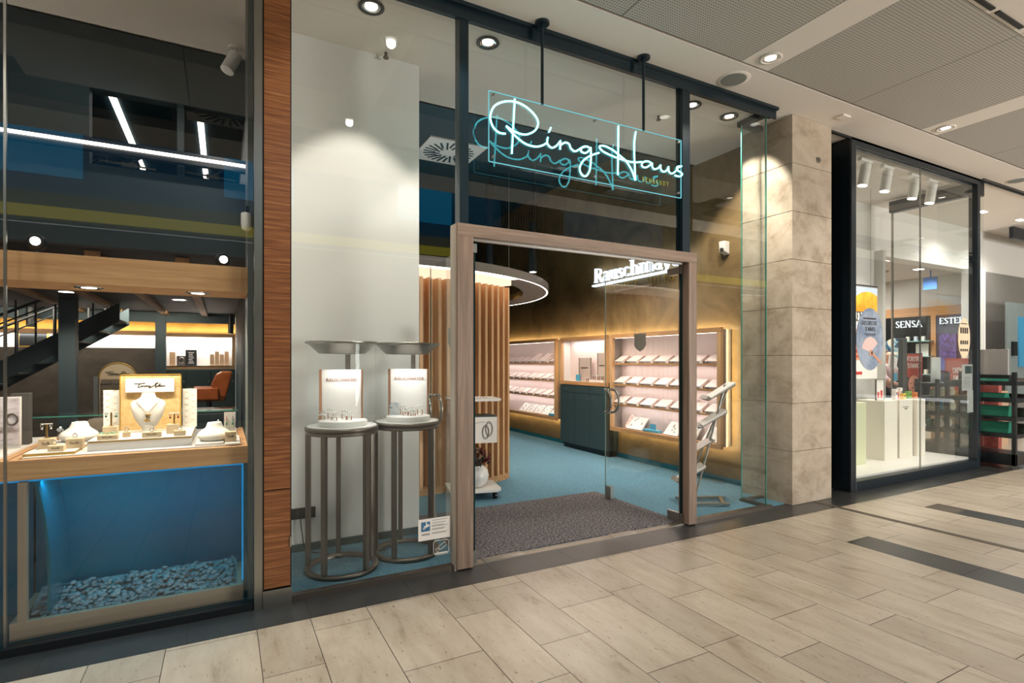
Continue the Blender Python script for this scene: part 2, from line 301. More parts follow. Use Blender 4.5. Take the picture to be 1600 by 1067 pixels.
# ================================================================== THE SETTING
def travertine():
    m = noisy('travertine', [(.28, (148, 132, 112)), (.42, (180, 166, 147)), (.62, (194, 182, 164)), (.75, (184, 172, 154))], (3, .8, 1), 2.6, 12, .3, 0, .3, .5, ro=.68)
    nt = m.node_tree; L = nt.links.new; b = nt.nodes['Principled BSDF']; src = b.inputs['Base Color'].links[0].from_socket
    t = nt.nodes.new('ShaderNodeTexCoord'); mp = nt.nodes.new('ShaderNodeMapping'); mp.inputs['Scale'].default_value = (30, 9, 1)
    n = nt.nodes.new('ShaderNodeTexNoise'); n.inputs['Scale'].default_value = 2.2; n.inputs['Detail'].default_value = 5
    r = nt.nodes.new('ShaderNodeValToRGB'); r.color_ramp.elements[0].position = .63; r.color_ramp.elements[1].position = .74
    L(t.outputs['Object'], mp.inputs[0]); L(mp.outputs[0], n.inputs['Vector']); L(n.outputs['Fac'], r.inputs[0])
    mx = nt.nodes.new('ShaderNodeMix'); mx.data_type = 'RGBA'; mx.inputs['B'].default_value = (*lin((128, 104, 80)), 1)
    L(r.outputs[0], mx.inputs['Factor']); L(src, mx.inputs['A'])
    g = nt.nodes.new('ShaderNodeNewGeometry'); hs = nt.nodes.new('ShaderNodeHueSaturation'); mr = nt.nodes.new('ShaderNodeMapRange')
    mr.inputs['To Min'].default_value = .88; mr.inputs['To Max'].default_value = 1.08
    L(g.outputs['Random Per Island'], mr.inputs['Value']); L(mr.outputs[0], hs.inputs['Value']); L(mx.outputs['Result'], hs.inputs['Color']); L(hs.outputs[0], b.inputs['Base Color'])
    return m
TRAV = travertine(); D = 3.41
S('floor_bed', G().box(-8, 22, -9, 14, -.05, -.004), mat('grout', (92, 84, 74), .9))
cols = [-.862, -.552, -.25, .152, .415, .715, 1.11, 1.375, 1.675, 2.065, 2.325, 2.625, 3.025, 3.285, 3.587, 3.99, 4.255, 4.552, 4.86, 5.17]
pat = [.305, .4, .265]
x = -.862; k = 0
while x > -7.5: x -= pat[k % 3]; cols.insert(0, x); k += 1
x = 5.23; cols.append(x); k = 0
while x < 20: x += pat[k % 3]; cols.append(x); k += 1
phase = {2.625: 1.932, 2.325: 1.663, 3.025: 1.646, 3.285: 1.855, 3.587: 1.648, 3.99: 1.849, -.552: 2.866, .152: 2.624}
g = G(); gs = G()
for a, b in zip(cols[:-1], cols[1:]):
    if abs(a-5.17) < .01: continue
    ph = phase.get(a, random.uniform(0, .72)); y = ph
    while y > -8: y -= .72
    e = .0018
    while y < 3.12:
        y0, y1 = y+e, min(y+.72, 3.12)-e
        tgt = g
        if (abs(a-4.255) < .01 and y1 > 2.49): pass
        if abs(a-4.255) < .01:
            if y0 < 2.486 < y1:
                g.add([(a+e, 2.488, 0), (b-e, 2.488, 0), (b-e, y1, 0), (a+e, y1, 0)], [(0, 1, 2, 3)]); y1 = 2.484
            if y1 <= 2.486: tgt = gs
        if 5.85 < a < 6.2 and y0 < 2.49: y1 = min(y1, 2.49); tgt = gs
        if y1 > y0+.01: tgt.add([(a+e, y0, 0), (b-e, y0, 0), (b-e, y1, 0), (a+e, y1, 0)], [(0, 1, 2, 3)])
        y += .72
S('floor', g, TRAV)
S('floor_strip', gs, M['darkstone'], label='dark stone strips set in the travertine floor')
g = G(); x = -7.21
while x < 22:
    g.add([(x+.002, 3.122, 0), (x+.585, 3.122, 0), (x+.585, 3.62, 0), (x+.002, 3.62, 0)], [(0, 1, 2, 3)]); x += .587
S('floor_border', g, M['darkstone'], label='dark stone border along the shopfronts')
S('floor_joint', G().box(5.172, 5.228, -8, 3.4, -.003, .004).box(5.186, 5.190, -8, 3.4, .004, .007).box(5.21, 5.214, -8, 3.4, .004, .007), mat('joint_metal', (140, 132, 120), .4, .6))
S('floor_shop', G().box(.2, 5.3, 3.435, 13, -.003, .006), M['carpet'], label='teal carpet inside the ring shop')
S('floor_perfumery', G().box(5.6, 22, 3.6, 14, -.003, .003), TRAV)
S('floor_left_shop', G().box(-8, .34, 3.43, 14, -.003, .003), mat('left_shop_floor', (70, 66, 62), .5))
# mall ceiling: flat strip along the shops, perforated panels with solid strips, raised atrium behind
g = G(); g.box(-8, 22, 2.985, 3.41, 3.8, 3.86)
for i in range(-4, 7): pass
S('ceiling', g, M['ceil'])
gp = G(); gsol = G(); x0 = 5.16-2.72*5
for i in range(12):
    a = x0+i*2.72; c = 3.81+2.72*(i-4)
    for lo, hi in ((a-1.36+.0, 0),): pass
    gp.box(a+.004, a+1.21, 1.765, 2.96, 3.8, 3.83); gp.box(a+1.535, a+2.716, 1.765, 2.96, 3.8, 3.83)
    gsol.box(a+1.216, a+1.529, 1.2, 2.96, 3.8, 3.83)
    gsol.box(a+.004, a+1.21, .9, 1.757, 3.8, 3.83); gsol.box(a+1.535, a+2.716, .9, 1.757, 3.8, 3.83)
S('ceiling_perforated', gp, M['perf']); S('ceiling_strips', gsol, M['ceil'])
S('ceiling_backing', G().box(-8.5, 22, .85, 2.99, 3.84, 3.9).box(-8, 22, .85, .9, 3.8, 4.3), M['black'])
S('ceiling_step', G().box(-8, 22, .2, .85, 4.3, 4.36).box(-8, 22, -1.9, -1.2, 4.3, 4.36).box(-8, 22, -1.25, -1.2, 4.36, 4.66).box(-8, 22, .2, .25, 4.36, 4.66), M['ceil'])
g = G()
for i in range(-2, 8):
    cx = -.05+2.72*i-.0
    g.box(cx+.6, cx+2.2, -1.2, .2, 4.42, 4.46)
S('ceiling_atrium', g.box(-8, 22, -1.2, .2, 4.6, 4.66), M['void'])
for cx, cy, cz, lb in ((.02, 7.4, 4.395, 'behind the right mezzanine opening'), (-1.55, 9.7, 4.395, 'behind the left mezzanine opening'), (2.85, 7.3, 4.395, 'above the ring shop beside the left mullion')):
    t = T('swirl_diffuser', 'square pale swirl air vent '+lb, 'air vent', (cx, cy, cz), 'swirl diffusers')
    G().box(cx-.42, cx+.42, cy-.42, cy+.42, cz, cz+.02).obj('plate', M['white'], t)
    g = G()
    for k in range(24):
        th = 2*PI*k/24; r0 = .13+.06*(k % 2); p = Vector((cx+r0*math.cos(th), cy+r0*math.sin(th), cz-.003)); q = Vector((cx+.36*math.cos(th+.12), cy+.36*math.sin(th+.12), cz-.003))
        g.bar(p, q, .028, .006)
    g.obj('slots', M['void'], t)
# ceiling linear slots
for i, (a, b) in enumerate(((4.1, 4.62), (4.68, 5.06))):
    tag(G().box(a, b, 1.70, 1.73, 3.79, 3.802).obj('slot_diffuser', M['black']), ('longer' if i == 0 else 'shorter')+' black linear slot diffuser in the mall ceiling', 'air vent')
tag(G().box(5.3, 5.42, 3.12, 3.2, 3.785, 3.802, .004).obj('ceiling_sensor', M['ceil']), 'small rectangular white sensor on the ceiling over the stone pillar', 'sensor')
# opposite side of the mall, seen in the reflections only
S('wall_opposite', G().box(-10, 24, -7.6, -7.4, 0, 4.2), mat('opposite_shops', (66, 62, 58), .6))
S('wall_world_block', G().box(24, 24.2, -8, 3.4, 0, 9), mat('world_block_grey', (96, 90, 84), .7))  # unseen wall added to keep bright world light out of the glass reflections
S('wall_opposite_upper', G().box(-10, 13.5, -7.6, -7.4, 4.75, 9), mat('opposite_upper', (22, 104, 148), .6)); S('wall_opposite_dark', G().box(13.5, 24, -7.6, -7.4, 4.75, 9), mat('opposite_dark', (58, 56, 52), .7))
S('wall_gallery_edge', G().box(-10, 24, -7.3, -7.0, 4.2, 4.75), mat('gallery_edge', (120, 116, 90), .6))
tag(G().box(-10, 24, -6.98, -6.9, 4.24, 4.46).obj('gallery_light_band', M['yellow']), 'long yellow light band along the opposite gallery', 'light band')
for i in range(-1, 2):
    S('window_%d' % (i+10), G().box(i*4.1, i*4.1+1.5, -7.38, -7.3, 5.2, 6.1), emis('sky_window', (40, 160, 215), 1.6))
S('wall_opposite_slats', (lambda g: [g.box(7.2+q*.09, 7.24+q*.09, -7.38, -7.28, 5.0, 8) for q in range(24)] and g)(G()), M['black'])

# ---- centre shop shell
WX = 5.1; CY = 4.83
S('ceiling_shopfront', G().box(-8, 5.3, 3.42, CY, 3.8, 3.95), M['ceil'])
S('ceiling_shop', G().box(-8, 5.3, CY, 13.5, 4.42, 4.5).box(-8, 5.3, CY-.03, CY, 3.8, 4.5), M['void'])
S('wall_right', G().box(WX, WX+.2, 3.72, 13.2, 0, 4.42), M['tan'])
S('wall_back', G().box(.3, 5.3, 13, 13.2, 0, 4.42), M['void'])
S('wall_grey', G().box(.33, 1.40, 4.24, 4.42, 0, 3.8), M['wall_grey'])
S('wall_partition', G().box(.22, .33, 4.24, 13, 0, 4.42), M['void2'])
S('baseboard_right', G().box(WX-.015, WX, 3.72, 13, .006, .07), M['blue']);
S('baseboard_grey', G().box(.34, 1.41, 4.225, 4.24, .006, .06), M['tealcab'])
# far inner walls seen in the gap above the ring
S('wall_inner', G().box(.33, 5.1, 11.2, 11.3, 2.9, 4.7), M['void'])

# ---- shopfront frame
S('trim_1', G().box(-8, 4.63, 3.36, 3.44, 3.73, 3.8).box(-8, 4.63, 3.33, 3.36, 3.775, 3.8).box(-8, 4.63, 3.36, 3.375, 3.70, 3.73), M['teal_frame'])
S('trim_2', G().box(4.55, 4.62, 3.44, 3.74, 3.75, 3.8).box(4.55, 4.86, 3.68, 3.74, 3.75, 3.8), M['teal_frame'])
S('trim_3', G().box(1.395, 1.46, 3.37, 3.45, 2.3, 3.74), M['teal_frame']); S('trim_4', G().box(3.43, 3.515, 3.37, 3.45, 2.3, 3.74), M['teal_frame'])
S('trim_5', G().box(.345, 1.375, 3.385, 3.435, 0, .035), M['dsteel']); S('trim_6', G().box(3.58, 4.60, 3.375, 3.435, 0, .035), M['dsteel'])
S('trim_7', G().box(4.545, 4.6, 3.43, 3.71, 0, .03).box(4.55, 4.86, 3.67, 3.71, 0, .03), M['dsteel'])
S('trim_8', G().box(-8, .19, 3.37, 3.44, 0, .04), M['black'])
S('window_1', G().box(.345, 1.392, 3.405, 3.417, .035, 3.72), M['glass'])
S('window_2', G().box(1.462, 3.43, 3.405, 3.417, 2.32, 3.72), M['glass'])
S('window_3', G().box(3.582, 4.545, 3.405, 3.417, .035, 3.74), M['glass'])
S('window_4', G().box(4.553, 4.565, 3.425, 3.69, .03, 3.75), M['glass'])
S('window_5', G().box(4.57, 4.86, 3.69, 3.702, .03, 3.75), M['glass'])
S('window_6', G().box(-.915, .15, 3.405, 3.417, .04, 3.72), M['glass']); S('window_7', G().box(-3.2, -.925, 3.405, 3.417, .04, 3.72), M['glass'])
S('trim_9', G().box(4.545, 4.551, 3.404, 3.418, .035, 3.74).box(4.553, 4.566, 3.69, 3.697, .03, 3.75), M['glass_edge'])
S('trim_10', G().box(-.925, -.915, 3.402, 3.42, .04, 3.72), M['steel'])
S('trim_11', G().box(.15, .19, 3.36, 3.45, 0, 3.74).box(.19, .197, 3.38, 3.45, 0, 3.74), M['steel'])
S('trim_12', G().box(.155, .345, 3.45, 4.24, 0, 3.8), M['wall_grey'])
t = tag(T('wood_clad_column', 'tall narrow column clad in striped reddish wood veneer', 'column', (.27, 3.4, 0)), kind='structure')
G().box(.2, .338, 3.36, 3.46, .67, 3.8).box(.2, .338, 3.36, 3.46, .11, .664).obj('veneer_panel', M['zebra'], t)
G().box(.193, .345, 3.355, 3.46, 0, .1).obj('kick_plate', M['steel'], t)
G().box(.194, .2, 3.37, 3.46, .1, 3.8).box(.338, .345, 3.37, 3.46, .1, 3.8).obj('edge_profile', M['black'], t)
G().box(.334, .342, 3.352, 3.362, .33, .39).obj('lock', M['steel'], t)
# stone pillar
t = tag(T('stone_pillar', 'square limestone clad pillar between the two shops', 'pillar', (5.18, 3.55, 0)), kind='structure')
zs = [0]+[3.33-.468*k for k in range(7)][::-1]+[3.8]
for a, b in zip(zs[:-1], zs[1:]):
    G().box(4.867, 5.494, 3.36, 3.95, a+.002, b-.002, .002).obj('stone_course', M['stone'], t)
G().box(4.875, 5.486, 3.368, 3.94, 0, 3.8).obj('core', mat('pillar_joint', (110, 96, 80), .9), t)
tag(G().cyl((5.27, 3.36, 3.42), (5.27, 3.345, 3.42), .028).cyl((5.27, 3.345, 3.42), (5.27, 3.338, 3.42), .014).obj('wall_sensor', M['steel']), 'small round steel button high on the stone pillar', 'sensor')
# oak door frame
t = tag(T('door_1', 'grey oak portal frame around the open glass doors', 'door frame', (2.48, 3.41, 0)), kind='structure')
for a, b in ((1.372, 1.487), (3.483, 3.575)):
    G().box(a, b, 3.35, 3.47, .01, 2.24).obj('jamb', M['greyoak_z'], t, .002)
G().box(1.372, 3.575, 3.35, 3.47, 2.24, 2.325).obj('lintel', M['greyoak_x'], t, .002)
G().box(1.36, 1.372, 3.37, 3.45, 0, 2.32).box(3.575, 3.582, 3.37, 3.45, 0, 2.3).obj('light_edge', mat('frame_edge', (186, 172, 156), .5), t)
G().box(1.487, 3.483, 3.40, 3.42, 2.225, 2.24).obj('seal', M['steel'], t)
# threshold plates
S('floor_threshold', G().box(1.49, 3.48, 3.40, 3.475, 0, .007), mat('threshold', (150, 140, 128), .35, .5))

# open glass leaves
def crest(g, c, xd, nrm, w, h):
    c = Vector(c); xd = Vector(xd); nrm = Vector(nrm); up = Vector((0, 0, 1))
    P = [(-.5, .5), (-.25, .44), (0, .52), (.25, .44), (.5, .5), (.46, .1), (.5, -.15), (.3, -.38), (0, -.52), (-.3, -.38), (-.5, -.15), (-.46, .1)]
    f = lambda d: (lambda a, b: c+xd*a*w+up*b*h+nrm*d)
    g.prism(P, f(-.001), f(.001)); return g
def leaf(n, p0, p1, label, side):
    p0 = Vector((*p0, 0)); p1 = Vector((*p1, 0)); d = (p1-p0).normalized(); nn = Vector((d.y, -d.x, 0)); L_ = (p1-p0).length
    t = tag(T('door_%d' % n, label, 'glass door', p0), kind='structure')
    a, b = p0+Vector((0, 0, .03)), p1+Vector((0, 0, .03))
    G().bar(p0+d*.02+Vector((0, 0, 1.12)), p1+Vector((0, 0, 1.12)), .012, 2.18).obj('pane', M['glass'], t)
    G().bar(p0+d*.012+Vector((0, 0, 1.12)), p0+d*.02+Vector((0, 0, 1.12)), .03 if side > 0 else .014, 2.18).obj('hinge_edge', M['edge_dark'], t)
    G().bar(p1+Vector((0, 0, 1.12)), p1+d*.002+Vector((0, 0, 1.12)), .012, 2.18).obj('free_edge', mat('pale_glass_edge', (150, 172, 164), .2), t)
    G().bar(p0+Vector((0, 0, .05)), p0+d*.16+Vector((0, 0, .05)), .03, .09).obj('bottom_fitting', M['steel'], t)
    G().bar(p0+Vector((0, 0, 2.18)), p0+d*.16+Vector((0, 0, 2.18)), .03, .06).obj('top_fitting', M['steel'], t)
    G().bar(p1-d*.1+Vector((0, 0, .08)), p1-d*.02+Vector((0, 0, .08)), .04, .12).obj('floor_lock', M['steel'], t)
    for s in (-1, 1):
        g = G(); pts = []
        for i in range(13):
            th = PI*i/12; pts.append(p1-d*(.05+.095*math.sin(th))+nn*s*.05+Vector((0, 0, 1.0+.115*math.cos(th))))
        g.tube([p1-d*.05+nn*s*.006+Vector((0, 0, 1.115)), p1-d*.05+nn*s*.04+Vector((0, 0, 1.1155))]+pts+[p1-d*.05+nn*s*.04+Vector((0, 0, .8845)), p1-d*.05+nn*s*.006+Vector((0, 0, .885))], .0125, 12).obj('handle', M['steel'], t)
    g = G(); crest(g, p0+d*(L_*.5)+Vector((0, 0, 1.58))+nn*side*-.008, d, nn, .16, .17).obj('etched_crest', mat('etched_glass', (168, 162, 150), .7), t)
    return t
leaf(2, (1.525, 3.41), (1.555, 4.40), 'left glass door leaf standing open beside the showcases', -1)
leaf(3, (3.468, 3.41), (3.43, 4.42), 'right glass door leaf standing open in front of the wall cases', 1)
# door mat
tag(G().box(1.5, 3.5, 3.48, 4.68, .004, .016).obj('entrance_mat', M['mat'], None, .003), 'large speckled grey entrance mat just inside the doors', 'doormat')
for i, (xx, yy, wx, lb) in enumerate(((1.6, 3.44, .32, 'left'), (2.72, 3.44, .24, 'middle'), (3.36, 3.44, .26, 'right'))):
    tag(G().box(xx, xx+wx, 3.4, 3.478, .007, .011).obj('floor_plate', M['steel']), 'thin steel cover plate at the %s of the door threshold' % lb, 'cover plate')

# ================================================================== LIGHT FITTINGS
def downlight(name, x, y, z, r, ringm, power, label, group=None, col=NEUT, angle=110, face='malllamp', tilt=(0, 0, -1), cat='ceiling light', blend=.35):
    t = T(name, label, cat, (x, y, z), group)
    G().lathe([(r*.72, -.002), (r, -.004), (r*1.02, -.012), (r*.74, -.014), (r*.72, -.002)], (x, y, z+.002), 36).obj('trim_ring', ringm, t)
    G().lathe([(r*.72, -.006), (r*.60, -.001), (r*.5, -.001)], (x, y, z), 32).obj('reflector', M['chrome'], t)
    G().cyl((x, y, z-.003), (x, y, z-.0045), r*.5, n=28).obj('lamp', M[face], t)
    spot(name+'_light', (x, y, z-.03), tilt, power, angle, col, blend, r*.4)
    return t
nm = ('above the left showcase', 'above the left end of the neon sign', 'beside the right mullion', 'beside the glass corner')
for (x, y), n_, tl in zip(((.879, 3.68), (1.752, 3.68), (3.864, 3.68), (4.365, 3.68)), nm, ((0, .12, -1), (0, .1, -1), (.45, .25, -1), (.5, .2, -1))):
    downlight('recessed_downlight', x, y, 3.8, .085, M['black'], 62 if x < 3 else 120, 'round black rimmed ceiling downlight '+n_, 'downlights behind the shop window', (1, .93, .82), 74, tilt=tl)
nm = ['over the left window', 'over the ring shop entrance', 'over the speaker grille', 'beyond the stone pillar', 'farther along the mall', 'farthest along the mall']
for i, x in enumerate((-1.63, 1.10, 3.818, 6.551, 9.27, 11.99)):
    downlight('mall_downlight', x, 2.82, 3.8, .085, M['ceil'], 60, 'white recessed mall ceiling downlight '+nm[i], 'mall ceiling downlights', (1, .93, .84), 125, 'malllamp')
    downlight('mall_downlight', x, 1.3, 3.8, .085, M['ceil'], 42, 'white recessed ceiling downlight of the second mall row '+nm[i], 'mall ceiling downlights', (1, .93, .82), 140, 'malllamp')
for x, y, lb in ((3.829, 3.184, 'above the right glass corner'), (9.3, 3.19, 'in front of the perfumery')):
    t = T('ceiling_speaker', 'round grey ceiling speaker grille '+lb, 'speaker', (x, y, 3.8))
    G().lathe([(.10, -.002), (.135, -.003), (.137, .0)], (x, y, 3.8)).obj('rim', M['ceil'], t)
    G().cyl((x, y, 3.8), (x, y, 3.794), .104, n=36).obj('grille', dots('speaker_mesh', (146, 150, 144), (90, 92, 90), .006, .35), t)
t = T('sprinkler_head', 'tiny brass sprinkler on the ceiling above the left showcase', 'sprinkler', (1.111, 4.175, 3.8))
G().cyl((1.111, 4.175, 3.8), (1.111, 4.175, 3.76), .012).obj('stem', M['dsteel'], t); G().cyl((1.111, 4.175, 3.762), (1.111, 4.175, 3.755), .022).obj('deflector', M['dsteel'], t)
t = T('sprinkler_head', 'tiny sprinkler on the ceiling right of the mullion', 'sprinkler', (3.75, 4.0, 3.8))
G().cyl((3.75, 4.0, 3.8), (3.75, 4.0, 3.76), .012).obj('stem', M['dsteel'], t); G().cyl((3.75, 4, 3.762), (3.75, 4, 3.755), .022).obj('deflector', M['dsteel'], t)

# ================================================================== NEON SIGN
NEON = {
'R_bowl':[(1.689,2.947),(1.641,2.944),(1.595,2.973),(1.574,3.03),(1.591,3.095),(1.633,3.139),(1.703,3.17),(1.782,3.179),(1.862,3.158),(1.928,3.112),(1.946,3.066),(1.92,3.014),(1.854,2.974),(1.79,2.969),(1.734,2.982),(1.693,3.0)],
'R_leg':[(1.693,3.0),(1.758,2.95),(1.838,2.909),(1.92,2.902),(1.978,2.92),(2.019,2.947)],
'R_stem':[(1.76,3.199),(1.737,2.819)],
'i':[(2.026,2.988),(2.022,2.944),(2.054,2.92),(2.093,2.936),(2.13,2.979)],
'i_dot':[(2.052,3.062),(2.035,3.025)],
'n_stem':[(2.132,2.985),(2.13,2.921)],
'n':[(2.132,2.95),(2.171,2.978),(2.207,2.973),(2.222,2.945),(2.256,2.93),(2.289,2.947),(2.325,2.972),(2.357,2.985),(2.396,2.979)],
'g_bowl':[(2.357,2.985),(2.32,2.967),(2.31,2.945),(2.324,2.936),(2.349,2.934),(2.372,2.948),(2.394,2.972)],
'g_tail':[(2.399,2.985),(2.402,2.925),(2.398,2.858),(2.385,2.802),(2.353,2.764),(2.316,2.773),(2.3,2.815),(2.333,2.876),(2.398,2.924),(2.476,2.959)],
'H_stem':[(2.659,3.198),(2.653,2.822)],
'H_right':[(2.83,3.187),(2.817,3.118),(2.814,3.048),(2.818,2.943),(2.826,2.808)],
'H_loop':[(2.826,2.808),(2.791,2.876),(2.738,2.937),(2.676,2.971),(2.599,3.005),(2.531,3.019),(2.487,3.013),(2.482,2.997),(2.514,2.976),(2.581,2.961),(2.668,2.949),(2.791,2.944),(2.891,2.962)],
'a':[(2.988,2.971),(2.946,2.978),(2.9,2.959),(2.891,2.931),(2.928,2.925),(2.97,2.948),(2.995,2.97),(3.0,2.939),(3.026,2.928),(3.064,2.946),(3.086,2.971)],
'u':[(3.086,2.971),(3.089,2.936),(3.121,2.923),(3.155,2.943),(3.17,2.971),(3.174,2.936),(3.206,2.923),(3.248,2.948),(3.278,2.982),(3.315,3.001)],
's':[(3.315,3.001),(3.268,2.988),(3.265,2.962),(3.303,2.949),(3.321,2.934),(3.293,2.913),(3.24,2.914)]}
SY = 3.28; sx0, sz0 = 1.548, 2.79
t = T('neon_sign', 'cyan neon script sign reading Ring Haus on a clear acrylic sheet', 'sign', (2.45, SY, 3.8))
# sheet corners found from the photograph: x 1.57..3.33, z 2.74..3.17
ax0, ax1, az0, az1 = 1.572, 3.322, 2.745, 3.218
G().box(ax0, ax1, SY, SY+.008, az0, az1).obj('acrylic_sheet', M['acryl'], t)
e = .0035
G().box(ax0-e, ax0, SY-.001, SY+.009, az0, az1).box(ax1, ax1+e, SY-.001, SY+.009, az0, az1).box(ax0, ax1, SY-.001, SY+.009, az0-e, az0).box(ax0, ax1, SY-.001, SY+.009, az1, az1+e*.6).obj('lit_edge', M['neonedge'], t)
for k, pts in NEON.items():
    p3 = [(x, SY-.012, z) for x, z in pts]
    G().tube(spline(p3, 8), .0062, 8).obj('neon_tube', M['neon'], t)
for x in (1.989, 2.922):
    r = G().cyl((x, SY+.004, az1), (x, SY+.004, 3.8), .011, n=14).obj('hanging_rod', M['teal_frame'], t)
    G().cyl((x, SY+.004, 3.785), (x, SY+.004, 3.8), .052, n=30).cyl((x, SY+.004, 3.76), (x, SY+.004, 3.785), .02).obj('ceiling_flange', M['teal_frame'], r)
g = G()
for x in (ax0+.03, (ax0+ax1)/2, ax1-.03):
    for z in (az0+.035, az1-.02): G().cyl((x, SY-.006, z), (x, SY+.012, z), .009).obj('screw', M['steel'], t)
g = G(); letters(g, 'BEHRENDT', (3.01, 3.40, 2.868), (1, 0, 0), .036, .003, (0, -1, 0), .06, .03, .28)
tag(g.obj('gold_lettering', M['brass']), 'small gold letters BEHRENDT on the glass above the portal', 'lettering')

# ================================================================== ROUND SHOWCASES
def showcase(c, label, extra):
    cx, cy = c; t = T('round_showcase', label, 'display case', (cx, cy, 0), 'round jewellery showcases')
    G().lathe([(.205, .006), (.238, .006), (.238, .034), (.205, .034), (.205, .006)], (cx, cy, 0), 56).obj('base_ring', M['dsteel'], t, .0)
    base = math.radians(-28.01)
    for k in range(5):
        th = math.radians(-30+72*k)+base; p = (cx+.222*math.cos(th), cy+.222*math.sin(th))
        g = G(); u = Vector((math.cos(th), math.sin(th), 0)); v = Vector((-u.y, u.x, 0))
        g.bar((*p, .034), (*p, .92), .03, .03, u); g.obj('leg', M['dsteel'], t)
    G().lathe([(0.001, .917), (.232, .917), (.234, .93), (.225, .933), (.225, .94), (.238, .943), (.238, .963), (.232, .966), (.001, .966)], (cx, cy, 0), 64).obj('table_ring', M['dsteel'], t)
    G().lathe([(.001, .966), (.226, .966), (.226, .971), (.001, .971)], (cx, cy, 0), 56).obj('white_top', M['white'], t)
    G().lathe([(.226, .967), (.226, 1.524)], (cx, cy, 0), 64).obj('glass_cylinder', M['glass2'], t)
    f = G().lathe([(.001, 1.532), (.234, 1.532), (.236, 1.528), (.236, 1.518), (.214, 1.512), (.15, 1.452), (.13, 1.452), (.128, 1.46), (.001, 1.46)], (cx, cy, 0), 64).obj('lamp_hood', M['steel'], t)
    G().cyl((cx, cy, 1.4585), (cx, cy, 1.4555), .115, n=36).obj('lamp_disc', M['lampsoft'], f)
    R_ = Vector((math.cos(base), math.sin(base), 0)); F_ = Vector((-R_.y, R_.x, 0)); cc = Vector((cx, cy, 0))-R_*(.028 if cx < 1 else 0)
    g = G(); g.bar(cc-R_*.145+F_*.09+Vector((0, 0, 1.15)), cc+R_*.135+F_*.09+Vector((0, 0, 1.15)), .012, .385); bk = g.obj('backdrop_card', M['paper'], t)
    g = G(); g.bar(cc-R_*.155+F_*.085+Vector((0, 0, 1.15)), cc-R_*.138+F_*.085+Vector((0, 0, 1.15)), .02, .388).obj('copper_edge', M['copper'], bk); g = G(); g.bar(cc+R_*.135+F_*.085+Vector((0, 0, 1.15)), cc+R_*.143+F_*.085+Vector((0, 0, 1.15)), .02, .388); g.obj('copper_edge', M['copper'], bk)
    tw = .218; g = G()
    letters(g, 'RAUSCHMAYER', cc+F_*.083-R_*(tw/2-.0)+Vector((0, 0, 1.262)), R_, .021, .002, -F_, .06, .04, .02, xs=1.2); g.obj('copper_letters', mat('copper_print', (142, 84, 56), .7), bk)
    G().lathe([(.001, .971), (.155, .971), (.157, .975), (.157, 1.004), (.154, 1.008), (.001, 1.008)], (cx, cy, 0)+(), 56).obj('turntable', M['white'], t) if False else G().lathe([(.001, .971), (.155, .971), (.157, .975), (.157, 1.004), (.154, 1.008), (.001, 1.008)], (cx-.0, cy-.03, 0), 56).obj('turntable', M['white'], t)
    G().bar(cc+F_*.17+Vector((-.0, 0, 1.2)), cc+F_*.17+R_*.03+Vector((0, 0, 1.2)), .02, .5).obj('rear_support', M['dsteel'], t)
    # ring stands (little tables) on the turntable
    for i, (a, b, h, w_) in enumerate(extra):
        h *= .62
        p = cc+R_*a+F_*b+Vector((0, 0, 1.008)); s = T('ring_stand', 'small white ring stand, %s on the turntable of the %s showcase' % (('leftmost', 'second from left', 'middle', 'second from right', 'rightmost')[i], 'left' if cx < 1 else 'right'), 'jewellery stand', p, 'ring stands in the showcases')
        g = G()
        for sx in (-1, 1): G().bar(p+R_*sx*w_*.35, p+R_*sx*w_*.35+Vector((0, 0, h)), .005, .01).obj('leg', M['copper'], s)
        G().bar(p-R_*w_/2+Vector((0, 0, h+.003)), p+R_*w_/2+Vector((0, 0, h+.003)), .03, .008).obj('plate', M['white'], s)
        g = G()
        for sx in (-.25, .25):
            q = p+R_*sx*w_+Vector((0, 0, h+.016)); g.tube([q+R_*.009*math.cos(2*PI*k/12)+Vector((0, 0, .009*math.sin(2*PI*k/12))) for k in range(12)], .0018, 6, True)
        g.obj('ring', M['silver'], s)
    l = spot('showcase_light', (cx, cy, 1.45), (0, 0, -1), 9.5, 160, (1, .98, .95), .6, .1)
    return t
showcase((.705, 3.77), 'left round glass jewellery showcase on five bronze legs, in front of the grey wall', ((-.10, -.03, .05, .05), (-.06, .03, .07, .05), (-.01, -.05, .035, .05), (.045, .0, .06, .05), (.085, -.04, .045, .05)))
C2 = (1.182, 3.86)
showcase(C2, 'right round glass jewellery showcase with a blue picture card, beside the door jamb', ((-.035, .03, .07, .05), (-.005, -.03, .045, .05), (.03, .0, .055, .05), (.055, -.05, .03, .045), (.095, -.0, .07, .05)))
t = T('picture_card', 'small blue and white picture card in the right round showcase', 'card', (C2[0]-.09, C2[1]-.03, 1.008))
R_ = Vector((.883, -.469, 0)); F_ = Vector((.469, .883, 0)); cc = Vector((*C2, 0)); 
def blotch(name, stops, ns=18): return noisy(name, stops, (1, 1, 1), ns, 2, .5, 0, 1)
G().bar(cc-R_*.125-F_*.01+Vector((0, 0, 1.055)), cc-R_*.055-F_*.01+Vector((0, 0, 1.055)), .004, .09).obj('card', blotch('blue_picture', [(.42, (70, 110, 150)), (.5, (190, 205, 215)), (.6, (240, 240, 238))]), t)

